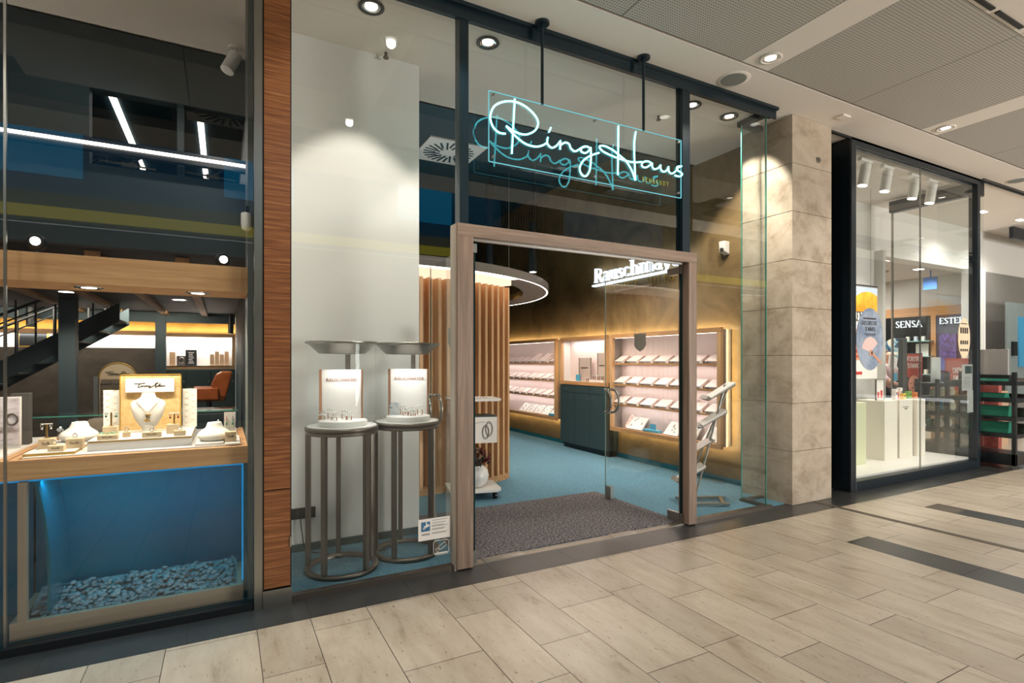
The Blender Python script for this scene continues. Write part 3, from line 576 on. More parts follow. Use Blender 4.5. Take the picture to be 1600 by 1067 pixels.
# window stickers
t = T('notice_sheet', 'white video surveillance notice taped low on the window glass', 'notice', (1.2, 3.40, .22))
G().box(1.118, 1.338, 3.400, 3.404, .225, .365).obj('sheet', M['paper'], t)
G().box(1.137, 1.197, 3.398, 3.4, .285, .347).obj('blue_field', mat('notice_blue', (58, 110, 150), .6), t)
g = G(); g.bar((1.155, 3.3965, .312), (1.19, 3.3965, .325), .002, .014).box(1.168, 1.176, 3.396, 3.398, .32, .345).bar((1.15, 3.3965, .302), (1.162, 3.3965, .31), .002, .01).obj('camera_symbol', M['white'], t)
g = G()
for i, z in enumerate((.352, .334, .318, .312, .296, .29, .27, .264)): g.box(1.21, 1.318-.012*(i % 3), 3.3985, 3.4, z-.001, z+.001)
for z in (.268, .262): g.box(1.14, 1.196, 3.3985, 3.4, z-.002, z+.001)
g.obj('print_lines', mat('print_grey', (90, 88, 86), .8), t)
t = T('camera_sticker', 'square white outline sticker of a camera below the notice', 'sticker', (1.28, 3.40, .1))
g = G(); rr = lambda x0, x1, z0, z1, r: [(x0+r, 3.401, z0), (x1-r, 3.401, z0), (x1, 3.401, z0+r), (x1, 3.401, z1-r), (x1-r, 3.401, z1), (x0+r, 3.401, z1), (x0, 3.401, z1-r), (x0, 3.401, z0+r)]
g.tube(rr(1.222, 1.33, .118, .212, .012), .0018, 6, True)
rot = lambda pts, c, a: [(c[0]+(x*math.cos(a)-z*math.sin(a)), 3.401, c[1]+(x*math.sin(a)+z*math.cos(a))) for x, z in pts]
g.tube(rot([(-.026, -.012), (.028, -.012), (.028, .014), (-.026, .014)], (1.285, .172), .55), .0018, 6, True)
g.tube(rot([(-.05, -.014), (-.028, -.004), (-.028, .006), (-.05, .014)], (1.285, .172), .55), .0018, 6, True)
g.box(1.232, 1.32, 3.4, 3.402, .124, .132); g.obj('outline', M['white'], t)
# socket and cables behind the showcases
t = T('wall_socket', 'black double socket low on the grey wall with a plug', 'socket', (.53, 4.24, .28))
G().box(.43, .60, 4.225, 4.24, .245, .325, .004).obj('plate', M['black'], t); G().cyl((.49, 4.225, .285), (.49, 4.2, .285), .02).obj('plug', M['black'], t)
g = G(); g.tube(spline([(.49, 4.2, .275), (.50, 4.18, .15), (.53, 4.17, .03), (.66, 4.05, .02), (.72, 3.95, .015), (.8, 4.0, .015), (1.0, 3.95, .015), (1.12, 4.02, .015)], 6), .004, 6); tag(g.obj('power_cable', M['black']), 'thin black cable from the wall socket to the showcases', 'cable')

# ================================================================== SLAT WALL WITH LIGHT RING
RC = Vector((1.75, 7.85, 0)); RS = 2.44
t = T('slat_screen', 'curved screen of vertical oak slats under a round light ring', 'screen', RC)
A0, A1 = math.radians(-123), math.radians(-59.5)
G().lathe([(RS-.10, .006), (RS+.03, .006), (RS+.03, .075), (RS-.10, .075), (RS-.1, .006)], RC, 60, A0, A1, False).obj('plinth', M['oak_x'], t)
G().lathe([(RS-.10, 2.30), (RS+.06, 2.30), (RS+.06, 2.36), (RS-.10, 2.36), (RS-.1, 2.28)], RC, 60, A0, A1, False).obj('glow_rail', emis('peach_glow', (255, 214, 180), 1.5), t)  # rail made to glow, standing in for the brightly lit ring underside
ns = 27
for i in range(ns):
    th = A0+(A1-A0)*(i/(ns-1)); u = Vector((math.cos(th), math.sin(th), 0)); p = RC+u*(RS-.035)
    G().bar(p+Vector((0, 0, .075)), p+Vector((0, 0, 2.28)), .12, .036, Vector((-u.y, u.x, 0))).obj('slat', M['oak_z'], t)
uE = Vector((math.cos(A1), math.sin(A1), 0)); p = RC+uE*(RS-.035)
G().lathe([(RS-.18, .006), (RS-.17, .006), (RS-.17, 2.3), (RS-.18, 2.3), (RS-.18, .006)], RC, 60, A0, A1+.0, False).obj('inner_panel', M['oak_z'], t)
t2 = T('light_ring', 'large round ceiling ring with a glowing led edge above the slats', 'ceiling light', RC+Vector((0, 0, 2.4)))
RO, RI = 2.66, 2.3; Q0, Q1 = math.radians(-121), math.radians(121)
G().lathe([(RI, 2.37), (RO-.045, 2.37), (RO-.045, 2.362), (RO, 2.362), (RO, 2.46), (RI, 2.46), (RI, 2.37)], RC, 80, Q0, Q1, False).obj('ring_body', mat('ring_grey', (140, 130, 122), .5), t2)
G().lathe([(RO-.045, 2.368), (RO-.025, 2.360), (RO-.012, 2.361), (RO-.012, 2.363), (RO-.045, 2.369)], RC, 80, Q0, Q1, False).obj('led_strip', M['led'], t2)
G().lathe([(RI-.004, 2.37), (RI-.004, 2.46)], RC, 80, Q0, Q1, False).obj('inner_edge', mat('ring_ochre', (150, 116, 60), .5), t2)
G().lathe([(RS+.045, 2.366), (RS+.15, 2.366), (RS+.15, 2.3695)], RC, 60, A0, A1, False).obj('diffuser', emis('ring_diffuser', (255, 226, 196), 2.4), t2)
g = G()
for a in (-90, -30, 30, -60): th = math.radians(a); g.cyl(RC+Vector((2.48*math.cos(th), 2.48*math.sin(th), 2.46)), RC+Vector((2.48*math.cos(th), 2.48*math.sin(th), 4.42)), .003, n=6)
g.obj('suspension_wires', M['steel'], t2)
# light behind the slats
area('slat_back_light', (1.6, 5.9, 2.2), (0, -.6, -1), 2.6, .2, 20, (1, .75, .5))
for x, y, z0, z1, r, lb in ((3.73, 6.4, 2.62, 3.3, .055, 'in front of the bronze wall'), (3.56, 7.4, 2.68, 4.1, .06, 'behind the light ring')):
    t = T('pendant_tube', 'black cylindrical pendant spotlight hanging '+lb, 'ceiling light', (x, y, z0))
    G().cyl((x, y, z0), (x, y, z1), r, n=30).obj('body', M['black'], t); G().cyl((x, y, z0-.001), (x, y, z0+.004), r*.82, n=30).obj('lamp', M['lampface'], t)
    G().cyl((x, y, z1), (x, y, 4.42), .006, n=8).obj('cord', M['black'], t)
    spot('pendant_light', (x, y, z0-.02), (.15, 0, -1), 55, 105, WARM, .5)

# ================================================================== WALL CASES
CX = 4.88
def ringtray_proto(w_=.165, d_=.165, tilt=.5):
    t = T('ring_tray', 'ring tray', 'ring tray', (0, 0, 0), 'ring trays in the wall cases')
    # local: front towards -x, width along y, rises to the back (+x)
    def pt(x, y, h): return (x*math.cos(tilt)-h*math.sin(tilt)-.0, y, x*math.sin(tilt)+h*math.cos(tilt)+.002)
    g = G(); vs = [pt(x, y, h) for x in (0, d_) for y in (-w_/2, w_/2) for h in (0, .03)]
    g.add(vs, [(0, 1, 3, 2), (4, 6, 7, 5), (0, 4, 5, 1), (2, 3, 7, 6), (0, 2, 6, 4), (1, 5, 7, 3)]).obj('tray_box', M['pink'], t)
    g = G(); rnd = random.Random(3)
    for i in range(4):
        for j in range(5):
            x = .025+i*.04; y = -w_/2+.02+j*.031; c = Vector(pt(x, y, .033))
            g.tube([c+Vector((.0055*math.cos(2*PI*k/8), .0055*math.sin(2*PI*k/8), .0)) for k in range(8)], .0014, 4, True)
    g.obj('rings', M['silver'], t)
    G().box(-.006, -.001, w_/2-.05, w_/2-.015, .004, .022).obj('price_tag', M['ringset'], t)
    g = G(); g.box(-.012, .02, -w_/2-.012, -w_/2+.004, 0, .028).obj('label_block', M['white'], t)
    return t
tray0 = ringtray_proto(); used = [False]
def put_tray(loc, label, rz=0, scale=None):
    if not used[0]:
        used[0] = True; place(tray0, loc, rz); tray0['label'] = label; return tray0
    return dup(tray0, loc, label, rz, scale=scale)
def glow(y0, y1, z0, z1, sides='tblr', k=1):
    c = (1, .76, .40); ym = (y0+y1)/2; zm = (z0+z1)/2; x = CX+.12; hy = y1-y0-.03; hz = z1-z0-.03
    def a(loc, sy, sz, p):
        l = area('case_glow', loc, (1, 0, 0), sy, sz, p*k, c); return l
    if 't' in sides: a((x, ym, z1-.012), hy, .016, 2.4*hy)
    if 'b' in sides: a((x, ym, z0+.012), hy, .016, 2.4*hy)
    if 'r' in sides: a((x, y0+.010, zm), .016, hz, 2.2*hz)
    if 'l' in sides: a((x, y1-.010, zm), .016, hz, 2.2*hz)
def wallcase(y0, y1, z0, z1, label, shelves, word):
    t = T('wall_case', label, 'wall display case', (CX, (y0+y1)/2, z0), 'oak framed wall display cases')
    f = .055; bx = WX-.02
    G().box(CX, CX+.045, y0, y1, z1-f, z1).obj('frame_rail', M['oak_y'], t, .002); G().box(CX, CX+.045, y0, y1, z0, z0+f).obj('frame_rail', M['oak_y'], t, .002)
    G().box(CX, CX+.045, y0, y0+f, z0+f, z1-f).obj('frame_stile', M['oak_z'], t, .002); G().box(CX, CX+.045, y1-f, y1, z0+f, z1-f).obj('frame_stile', M['oak_z'], t, .002)
    a0, a1 = y0+.035, y1-.035; c0, c1 = z0+.03, z1-.03; m = M['pink']
    G().box(bx-.008, bx, a0, a1, c0, c1).obj('back_panel', m, t)
    G().box(CX+.045, bx, a0-.006, a0, c0-.01, c1+.01).box(CX+.045, bx, a1, a1+.012, c0-.01, c1+.01).box(CX+.045, bx, a0, a1, c0-.012, c0).box(CX+.045, bx, a0, a1, c1, c1+.012).obj('side_panel', mat('case_grey', (150, 142, 136), .6), t)
    G().box(CX+.05, CX+.062, y0+f, y1-f, z1-f-.004, z1-f+.0).obj('led_strip', M['led2'], t)
    for z in shelves:
        G().box(CX+.03, bx-.01, y0+f, y1-f, z-.022, z, .001).obj('shelf', M['oak_y'], t)
        area('case_light', (CX+.1, (y0+y1)/2, z-.03), (.1, 0, -1), y1-y0-.2, .02, 1.2*(y1-y0), (1, .91, .86))
    area('case_light', (CX+.075, (y0+y1)/2, z1-f-.01), (.25, 0, -1), .03, y1-y0-.2, 2.3*(y1-y0), (1, .92, .87)).data.size = y1-y0-.2
    glow(y0, y1, z0, z1)
    return t
ORD = ['first', 'second', 'third', 'fourth', 'fifth', 'sixth', 'seventh', 'eighth']
ra = (4.23, 6.19, .414, 1.783); la = (7.62, 9.95, .414, 1.783); sh = (1.375, 1.08, .80)
wallcase(*ra, 'wide oak framed wall case full of ring trays, next to the glass corner', sh, 'wide')
wallcase(*la, 'far oak framed wall case seen beside the slat screen', sh, 'far')
for r, z in enumerate(sh):
    rw = ('top', 'second', 'third')[r]
    for i in range(7):
        y = 6.03-.275*i
        put_tray((CX+.035, y, z), '%s ring tray from the left on the %s shelf of the wide wall case' % (ORD[i], rw), 0, (1, 1.25, 1)) if (used[0]) else put_tray((CX+.035, y, z), '%s ring tray from the left on the %s shelf of the wide wall case' % (ORD[i], rw))
    for i in range(8):
        y = 7.78+.25*i
        put_tray((CX+.035, y, z), '%s ring tray from the right on the %s shelf of the far wall case' % (ORD[i], rw), 0, (1, 1.15, 1))
def board(c, w_, h, lean, label, m=None, marks=True, th=.02, seed=1, grp='leaning ring boards'):
    c = Vector(c); t = T('display_board', label, 'display board', c, grp); d = Vector((math.sin(lean), 0, math.cos(lean))); nx = Vector((-math.cos(lean), 0, math.sin(lean)))
    G().bar(c+Vector((0, -w_/2, 0))+d*h/2-nx*th/2, c+Vector((0, w_/2, 0))+d*h/2-nx*th/2, th, h, d).obj('panel', m or M['paper'], t)
    if marks:
        g = G(); rnd = random.Random(seed)
        for i in range(7):
            p = c+d*(h*(.2+.1*i))+Vector((0, rnd.uniform(-.35, .35)*w_, 0))+nx*.003
            g.tube([p+Vector((0, .011*math.cos(2*PI*k/10), 0))+d*.008*math.sin(2*PI*k/10) for k in range(10)], .0022, 5, True)
        g.obj('rings', M['dsteel'], t)
    return t
zb = .478
board((4.93, 5.74, zb), .3, .23, .75, 'white ring board lying at the left end of the wide case bottom shelf', seed=2)
board((4.95, 5.92, zb), .06, .24, .6, 'narrow patterned card strip beside the leftmost board in the wide case', m=blotch('strip_pattern', [(.45, (240, 228, 220)), (.55, (220, 140, 120))], 60), marks=False)
board((4.93, 5.06, zb), .24, .25, .75, 'white ring board in the middle of the wide case bottom shelf', seed=3)
board((4.93, 4.75, zb), .2, .25, .75, 'white ring board behind the right door jamb in the wide case', seed=4)
board((4.93, 4.44, zb), .22, .25, .75, 'white ring board at the right end of the wide case bottom shelf', seed=5)
for i in range(5):
    board((4.93, 7.80+.27*i, zb), .23, .22, .8, '%s leaning board from the right on the bottom shelf of the far wall case' % ORD[i], seed=7+i)
for y, z, lb in ((5.40, zb, 'upright light blue card on the bottom shelf of the wide case'), (7.1, 1.09, 'light blue card standing left in the oak niche over the cabinet'), (6.36, 1.09, 'light blue card at the right edge of the oak niche over the cabinet')):
    tag(G().box(4.96, 4.968, y-.055, y+.055, z, z+.1).obj('blue_card', M['cyanbox']), lb, 'card')
tag(G().box(4.91, 4.98, 5.25, 5.53, zb, zb+.028, .002).obj('blue_box', M['cyanbox']), 'flat light blue box lying on the bottom shelf of the wide case', 'box')
tag(G().box(4.90, 4.96, 7.67, 7.88, zb, zb+.035, .002).obj('blue_box', M['cyanbox']), 'flat light blue box at the right end of the far wall case', 'box')
for i, y in enumerate((8.1, 8.42)):
    t = board((4.90, y, 1.41), .19, .27, .9, ('right' if i == 0 else 'left')+' pale pink display block leaning on the top shelf of the far case', m=M['pink'], marks=False, th=.05)

# cabinet between the cases
t = T('base_cabinet', 'petrol lacquered cabinet with an oak framed display niche on top', 'cabinet', (CX, 6.88, 0)); y0, y1 = 6.27, 7.50
G().box(CX+.03, WX-.005, y0+.0, y1, .09, 1.03).obj('body', M['tealcab'], t); G().box(CX+.07, WX-.01, y0+.02, y1-.02, .006, .09).obj('plinth', M['black'], t)
wd = (y1-y0)/3
for i in range(3):
    a, b = y0+wd*i+.003, y0+wd*(i+1)-.003
    d = G().box(CX+.01, CX+.03, a, b, .905, 1.025, .0015).obj('drawer', M['tealcab'], t); G().cyl((CX+.01, (a+b)/2, .965), (CX-.008, (a+b)/2, .965), .009).obj('knob', M['steel'], d)
    d = G().box(CX+.01, CX+.03, a, b, .095, .899, .0015).obj('door', M['tealcab'], t); yy = (b-.045 if i == 2 else (b-.04 if i == 0 else a+.04)); yy = {2: a+.05, 1: a+.05, 0: b-.05}[i]
    G().cyl((CX+.01, yy, .82), (CX-.008, yy, .82), .009).obj('knob', M['steel'], d)
f = .055; z0, z1 = 1.03, 1.783; y0 -= 0; bx = WX-.02
G().box(CX, CX+.045, y0, y1, z1-f, z1).obj('frame_rail', M['oak_y'], t, .002); G().box(CX, CX+.045, y0, y1, z0, z0+f).obj('frame_rail', M['oak_y'], t, .002); G().box(CX, CX+.045, y0, y0+f, z0+f, z1-f).obj('frame_stile', M['oak_z'], t, .002); G().box(CX, CX+.045, y1-f, y1, z0+f, z1-f).obj('frame_stile', M['oak_z'], t, .002)
G().box(bx-.008, bx, y0+.03, y1-.03, z0, z1-.03).obj('back_panel', M['pink'], t); G().box(CX+.045, bx, y0+.02, y0+.03, z0, z1-.02).box(CX+.045, bx, y1-.03, y1-.02, z0, z1-.02).box(CX+.045, bx, y0+.02, y1-.02, z1-.03, z1-.02).box(CX+.045, bx, y0+.02, y1-.02, z0+.02, z0+.055).obj('side_panel', M['white'], t)
glow(y0, y1, z0, z1, 'tlr')
area('niche_light', (CX+.09, (y0+y1)/2, z1-f-.01), (.2, 0, -1), 1.0, .03, 3.0, (1, .92, .86))
for y, w_, h, lb, m in ((6.95, .33, .37, 'beige brand card with a small mark in the oak niche', M['pink']), (6.48, .30, .44, 'taller grey card with dark sides in the oak niche', M['taupe'])):
    q = T('brand_card', lb, 'card', (4.99, y, 1.085)); G().box(4.99, 5.0, y-w_/2, y+w_/2, 1.085, 1.085+h).obj('card', mat('card_'+lb[:5], (196, 176, 164), .7), q)
    G().box(4.988, 4.99, y-w_/2, y-w_/2+.02, 1.085, 1.085+h).box(4.988, 4.99, y+w_/2-.02, y+w_/2, 1.085, 1.085+h).obj('dark_edge', M['taupe'], q)
    g = G(); letters(g, 'RAUSCHMAYER', (4.988, y+.1, 1.085+h*.55), (0, -1, 0), .02, .002, (-1, 0, 0), .08, .05, .05); g.obj('print', M['dsteel'], q)
tag(G().box(4.9, 4.96, 6.36, 6.72, 1.085, 1.12, .003).obj('white_plinth', M['white']), 'low white plinth with rings in the oak niche', 'plinth')
for i, y in enumerate((6.42, 6.52, 6.62, 6.8)):
    q = T('ring_stand', '%s small ring stand from the right in the oak niche' % ORD[i], 'jewellery stand', (4.93, y, 1.12 if i < 3 else 1.085), 'ring stands in the oak niche'); zz = 1.12 if i < 3 else 1.085
    G().bar((4.93, y-.02, zz), (4.93, y-.02, zz+.06), .008, .008).obj('leg', M['copper'], q); G().bar((4.93, y+.02, zz), (4.93, y+.02, zz+.06), .008, .008).obj('leg', M['copper'], q); G().box(4.915, 4.945, y-.035, y+.035, zz+.06, zz+.07).obj('plate', M['white'], q)

# wall sign
t = T('wall_sign', 'glowing white Rauschmayer letters on the bronze wall', 'sign', (WX, 5.8, 2.55))
g = G(); H = .235; s_ = 1.97/ (text_w('Rauschmayer', 1, -.02)); letters(g, 'Rauschmayer', (WX-.075, 6.77, 2.61), (0, -1, 0), .205, .04, (1, 0, 0), .07, .032, .02, xs=1.27)
g.obj('illuminated_letters', M['letters'], t)
G().box(WX-.10, WX-.03, 5.2, 6.78, 2.545, 2.57).obj('light_bar', M['letters'], t)
g = G()
for y in (6.5, 6.0, 5.5): g.box(WX-.08, WX-.07, y-.01, y+.01, 2.56, 2.72)
g.obj('bracket', M['steel'], t)
g = G(); letters(g, 'TRAURINGE - SEIT 196', (WX-.01, 6.55, 2.44), (0, -1, 0), .098, .006, (-1, 0, 0), .06, .035, .1); g.obj('gold_letters', M['brass'], t)
area('sign_glow', (WX-.16, 5.8, 2.68), (1, 0, 0), 1.9, .2, 2.0, (.85, .95, 1))
t = T('picture_shelf', 'pale horizontal bar on the bronze wall under the sign', 'shelf', (WX, 6.0, 2.4)); G().box(WX-.06, WX, 5.55, 6.3, 2.42, 2.44).obj('bar', mat('bar_rose', (190, 160, 140), .5), t)
t = T('wall_speaker', 'small white wedge shaped speaker high on the bronze wall', 'speaker', (WX, 4.33, 2.66))
G().prism([(0, 0), (-.075, .03), (-.09, .15), (0, .15)], lambda a, b: (WX+a-.005, 4.29, 2.62+b), lambda a, b: (WX+a-.005, 4.37, 2.62+b)).obj('body', M['white'], t, .006)
G().cyl((WX-.09, 4.33, 2.67), (WX-.07, 4.33, 2.675), .025).obj('lens', M['dsteel'], t)

# ================================================================== TROLLEY
t = T('display_trolley', 'white display trolley on castors with clear sides, beside the slat screen', 'trolley', (2.27, 5.13, 0))
tc = Vector((2.27, 5.13, 0)); a = math.radians(-12); ex = Vector((math.cos(a), math.sin(a), 0)); ey = Vector((-ex.y, ex.x, 0))
def slab(z, w_, d_, th, cham=.05):
    g = G(); hw, hd = w_/2, d_/2; P = [(-hw, -hd+cham), (-hw+cham, -hd), (hw-cham, -hd), (hw, -hd+cham), (hw, hd), (-hw, hd)]
    return g.prism(P, lambda p, q: tc+ex*p+ey*q+Vector((0, 0, z)), lambda p, q: tc+ex*p+ey*q+Vector((0, 0, z+th)))
slab(.085, .52, .42, .03).obj('base_shelf', M['white'], t); slab(1.0, .52, .42, .022).obj('top_shelf', M['white'], t)
for sx in (-1, 1):
    G().bar(tc+ex*sx*.225-ey*.17+Vector((0, 0, .56)), tc+ex*sx*.225+ey*.17+Vector((0, 0, .56)), .006, .88).obj('side_pane', M['glass2'], t)
    for sy in (-1, 1):
        p = tc+ex*sx*.2+ey*sy*.15; c = G().cyl(p+Vector((-.012, 0, .038)), p+Vector((.012, 0, .038)), .032, n=20).obj('castor', M['black'], t)
        G().cyl(p+Vector((0, 0, .06)), p+Vector((0, 0, .086)), .012).obj('fork', M['steel'], c)
g = G()
for i in range(12): g.cyl(tc+ex*(-.18+.033*i)-ey*.02+Vector((0, 0, 1.022)), tc+ex*(-.18+.033*i)-ey*.02+Vector((0, 0, 1.036)), .012)
tag(g.obj('ring_holders', M['silver'], t))
G().bar(tc-ey*.18+ex*.0+Vector((0, 0, .93)), tc-ey*.18+ex*.01+Vector((0, 0, .93)), .02, .03)
q = T('printed_box', 'white card box printed with two rings hanging in the trolley', 'box', tc+Vector((0, 0, .62))); o_ = tc-ey*.06
G().bar(o_-ex*.21+Vector((0, 0, .71)), o_+ex*.21+Vector((0, 0, .71)), .26, .26).obj('carton', M['paper'], q)
G().bar(o_-ex*.205+Vector((0, 0, .845)), o_+ex*.205+Vector((0, 0, .845)), .25, .012).obj('dark_lid', M['tealcab'], q)
fr_ = o_-ey*.1315
g = G()
for cx_, cz_, rx, rz_ in ((.12, .69, .035, .07), (.155, .72, .038, .075)):
    for k_ in (1, .8): g.tube([fr_+ex*(cx_-.03+rx*k_*math.cos(2*PI*k/24))+Vector((0, 0, cz_-.0+rz_*k_*math.sin(2*PI*k/24))) for k in range(24)], .0025, 5, True)
g.tube(spline([fr_+ex*(-.02+.02*i)+Vector((0, 0, .775+.01*i-.0015*i*i)) for i in range(6)], 3), .002, 5)
g.obj('ring_drawing', M['dsteel'], q)
g = G()
for i in range(3): g.tube([fr_+ex*(-.2)+Vector((0, 0, .6+.09*i)), fr_+ex*(-.13)+Vector((0, 0, .67+.06*i))], .002, 5)
g.obj('red_lines', M['red'], q)
q = T('tealight_block', 'small clear stacked block above the printed box on the trolley', 'ornament', tc+Vector((-.1, 0, .85))); g = G()
for i in range(3): g.bar(o_-ex*.12+Vector((0, 0, .862+.02*i)), o_+ex*(-.02)+Vector((0, 0, .862+.02*i)), .1, .012)
g.obj('layers', M['steel'], q)
# vase with flowers
vc = tc-ey*.05+ex*.02+Vector((0, 0, .115))
t = T('flower_vase', 'round mottled white vase on the trolley base', 'vase', vc)
G().lathe([(.001, 0), (.06, .0), (.1, .03), (.128, .08), (.135, .12), (.125, .17), (.095, .205), (.078, .215), (.078, .222), (.07, .222), (.07, .2), (.001, .19)], vc, 40).obj('bowl', noisy('vase_glaze', [(.35, (205, 208, 206)), (.6, (240, 238, 234))], (1, 1, .3), 9, 6, .3), t)
t = T('dried_bouquet', 'dark red and brown dried flower bouquet in the white vase', 'flowers', vc+Vector((0, 0, .2)))
gst = G(); gl = [G(), G(), G()]; rnd = random.Random(11)
for i in range(60):
    th = rnd.uniform(0, 2*PI); sp = rnd.uniform(.02, .17); h = rnd.uniform(.05, .2)
    p0 = vc+Vector((.03*math.cos(th), .03*math.sin(th), .2)); p1 = vc+Vector((sp*math.cos(th), sp*math.sin(th), .2+h))
    gst.tube([p0, (p0+p1)/2+Vector((0, 0, .03)), p1], .0018, 5); k = i % 3
    for j in range(5):
        q_ = p1+Vector((rnd.uniform(-.022, .022), rnd.uniform(-.022, .022), rnd.uniform(-.03, .02))); s_ = rnd.uniform(.014, .03)
        n_ = Vector((rnd.uniform(-1, 1), rnd.uniform(-1, 1), rnd.uniform(-1, 1))).normalized(); a_ = n_.orthogonal().normalized(); b_ = n_.cross(a_)
        gl[k].add([q_-a_*s_*1.3, q_+b_*s_*.5+n_*.004, q_+a_*s_*1.3, q_-b_*s_*.5+n_*.004], [(0, 1, 2, 3)])
gst.obj('stems', mat('stem_brown', (70, 52, 40), .8), t)
for g_, nme, c_ in zip(gl, ('dark_leaves', 'red_petals', 'beige_petals'), ((52, 44, 38), (110, 28, 38), (176, 150, 128))): g_.obj(nme, mat(nme, c_, .8), t)

# ================================================================== BROCHURE STAND
bb = Vector((4.18, 3.86, 0))
t = T('brochure_stand', 'aluminium brochure stand with crossed poles and tilted trays', 'brochure stand', bb)
Rv = Vector((.883, -.469, 0)); Fv = Vector((.469, .883, 0))
bp = lambda r, f_, z: Vector((4.22, 3.78, 0))+Rv*r+Fv*f_+Vector((0, 0, z))
for p, q_ in (((-.30, -.12, .03), (.14, -.12, .03)), ((-.30, .14, .03), (.20, .14, .03)), ((.08, -.12, .03), (.14, .14, .03))):
    G().bar(bp(*p), bp(*q_), .028, .022).obj('foot_bar', M['steel'], t)
for f_ in (0.0,):
    G().cyl(bp(-.16, .0, .03), bp(.165, .06, 1.17), .011).obj('pole', M['steel'], t); G().cyl(bp(-.24, .14, .03), bp(.23, .16, 1.12), .011).obj('pole', M['steel'], t)
for i, (r, z) in enumerate(((.10, 1.10), (.02, .83), (-.10, .56), (-.19, .29))):
    c0 = bp(r-.13, -.04, z-.075); c1 = bp(r+.13, -.04, z+.075); o2 = Fv*.2
    g = G(); g.add([c0, c1, c1+o2, c0+o2, c0+Vector((0, 0, -.012)), c1+Vector((0, 0, -.012)), c1+o2+Vector((0, 0, -.012)), c0+o2+Vector((0, 0, -.012))], [(0, 1, 2, 3), (7, 6, 5, 4), (0, 4, 5, 1), (1, 5, 6, 2), (2, 6, 7, 3), (3, 7, 4, 0)])
    g.bar(c0+Vector((-.0, 0, .0))+o2*.5-Rv*.01+Vector((0, 0, .02)), c0+o2*.5-Rv*.012+Vector((0, 0, .022)), .2, .05)
    tr = g.obj('tray', M['steel'], t)
    dn = Vector((0, 0, .012))
    if i != 2:
        q = tag(G().add([c0+dn*.2+Rv*.02, c1+dn*.2, c1+o2*.9+dn*.2, c0+o2*.9+dn*.2+Rv*.02, c0+dn*1.8+Rv*.02, c1+dn*1.8, c1+o2*.9+dn*1.8, c0+o2*.9+dn*1.8+Rv*.02], [(3, 2, 1, 0), (4, 5, 6, 7), (0, 1, 5, 4), (1, 2, 6, 5), (2, 3, 7, 6), (3, 0, 4, 7)]).obj('brochure_stack', M['paper']), 'stack of pale brochures in the %s tray of the brochure stand' % ('top', 'second', 'third', 'lowest')[i], 'brochures')

# ================================================================== LEFT SHOP: SHOW WINDOW
t = T('window_canopy', 'long oak canopy beam over the jewellery counter in the left window', 'canopy', (-1.5, 3.7, 1.8))
G().box(-3.2, .122, 3.5, 3.53, 1.80, 1.945).obj('fascia', M['oak_x'], t, .001); G().box(-3.2, .122, 3.53, 3.86, 1.80, 1.83).box(-3.2, .122, 3.83, 3.86, 1.83, 1.93).obj('soffit', M['oak_x'], t)
G().box(-3.2, .122, 3.53, 3.83, 1.92, 1.94).obj('top_board', M['oak_x'], t)
for x, lb in ((-.645, 'left'), (-.135, 'right')):
    y = 3.665
    q = T('recessed_spot', lb+' flat steel rimmed spotlight under the oak canopy', 'spotlight', (x, y, 1.8), 'spotlights under the canopy')
    G().lathe([(.035, -.003), (.062, -.004), (.066, -.001), (.066, 0)], (x, y, 1.8), 36).obj('trim_ring', M['chrome'], q); G().cyl((x, y, 1.797), (x, y, 1.7965), .034, n=24).obj('lamp', M['lampface'], q)
    spot('canopy_spot', (x, y+.02, 1.78), (.05, .35, -1), 24, 130, (1, .88, .72), .5, .04)
spot('canopy_spot', (-.39, 3.7, 1.78), (0, .35, -1), 20, 130, (1, .88, .72), .5, .04)
for x, z, lb in ((-.885, 2.035, 'left'), (-.007, 2.015, 'right')):
    q = T('ball_spotlight', 'small black ball spotlight on the %s end of the oak canopy' % lb, 'spotlight', (x, 3.75, z))
    G().ball((x, 3.75, z), .045).obj('head', M['black'], q); G().cyl((x, 3.75, 1.94), (x, 3.75, z-.03), .01).obj('stem', M['black'], q)
    G().ball((x+.005, 3.705, z), .022, 8).obj('lamp', M['lampface'], q)
for x0, x1, lb in ((-.94, .122, 'oak counter of the left show window with a glowing white top'), (-3.2, -.95, 'neighbouring oak counter at the left edge of the picture')):
    q = T('display_counter', lb, 'counter', ((x0+x1)/2, 4, .81))
    G().box(x0, x1, 3.5, 3.54, .81, .91, .002).box(x1-.03, x1, 3.54, 4.5, .81, .91).box(x0, x0+.03, 3.54, 4.5, .81, .91).obj('edge', M['oak_x'], q)
    G().box(x0+.03, x1-.03, 3.54, 4.5, .82, .905).obj('core', M['oak_x'], q); G().box(x0+.045, x1-.045, 3.55, 4.47, .905, .916).obj('white_top', M['white'], q)
S('wall_side_post', G().box(.122, .150, 3.5, 3.9, 0, 3.73), mat('post_grey', (92, 98, 96), .5))
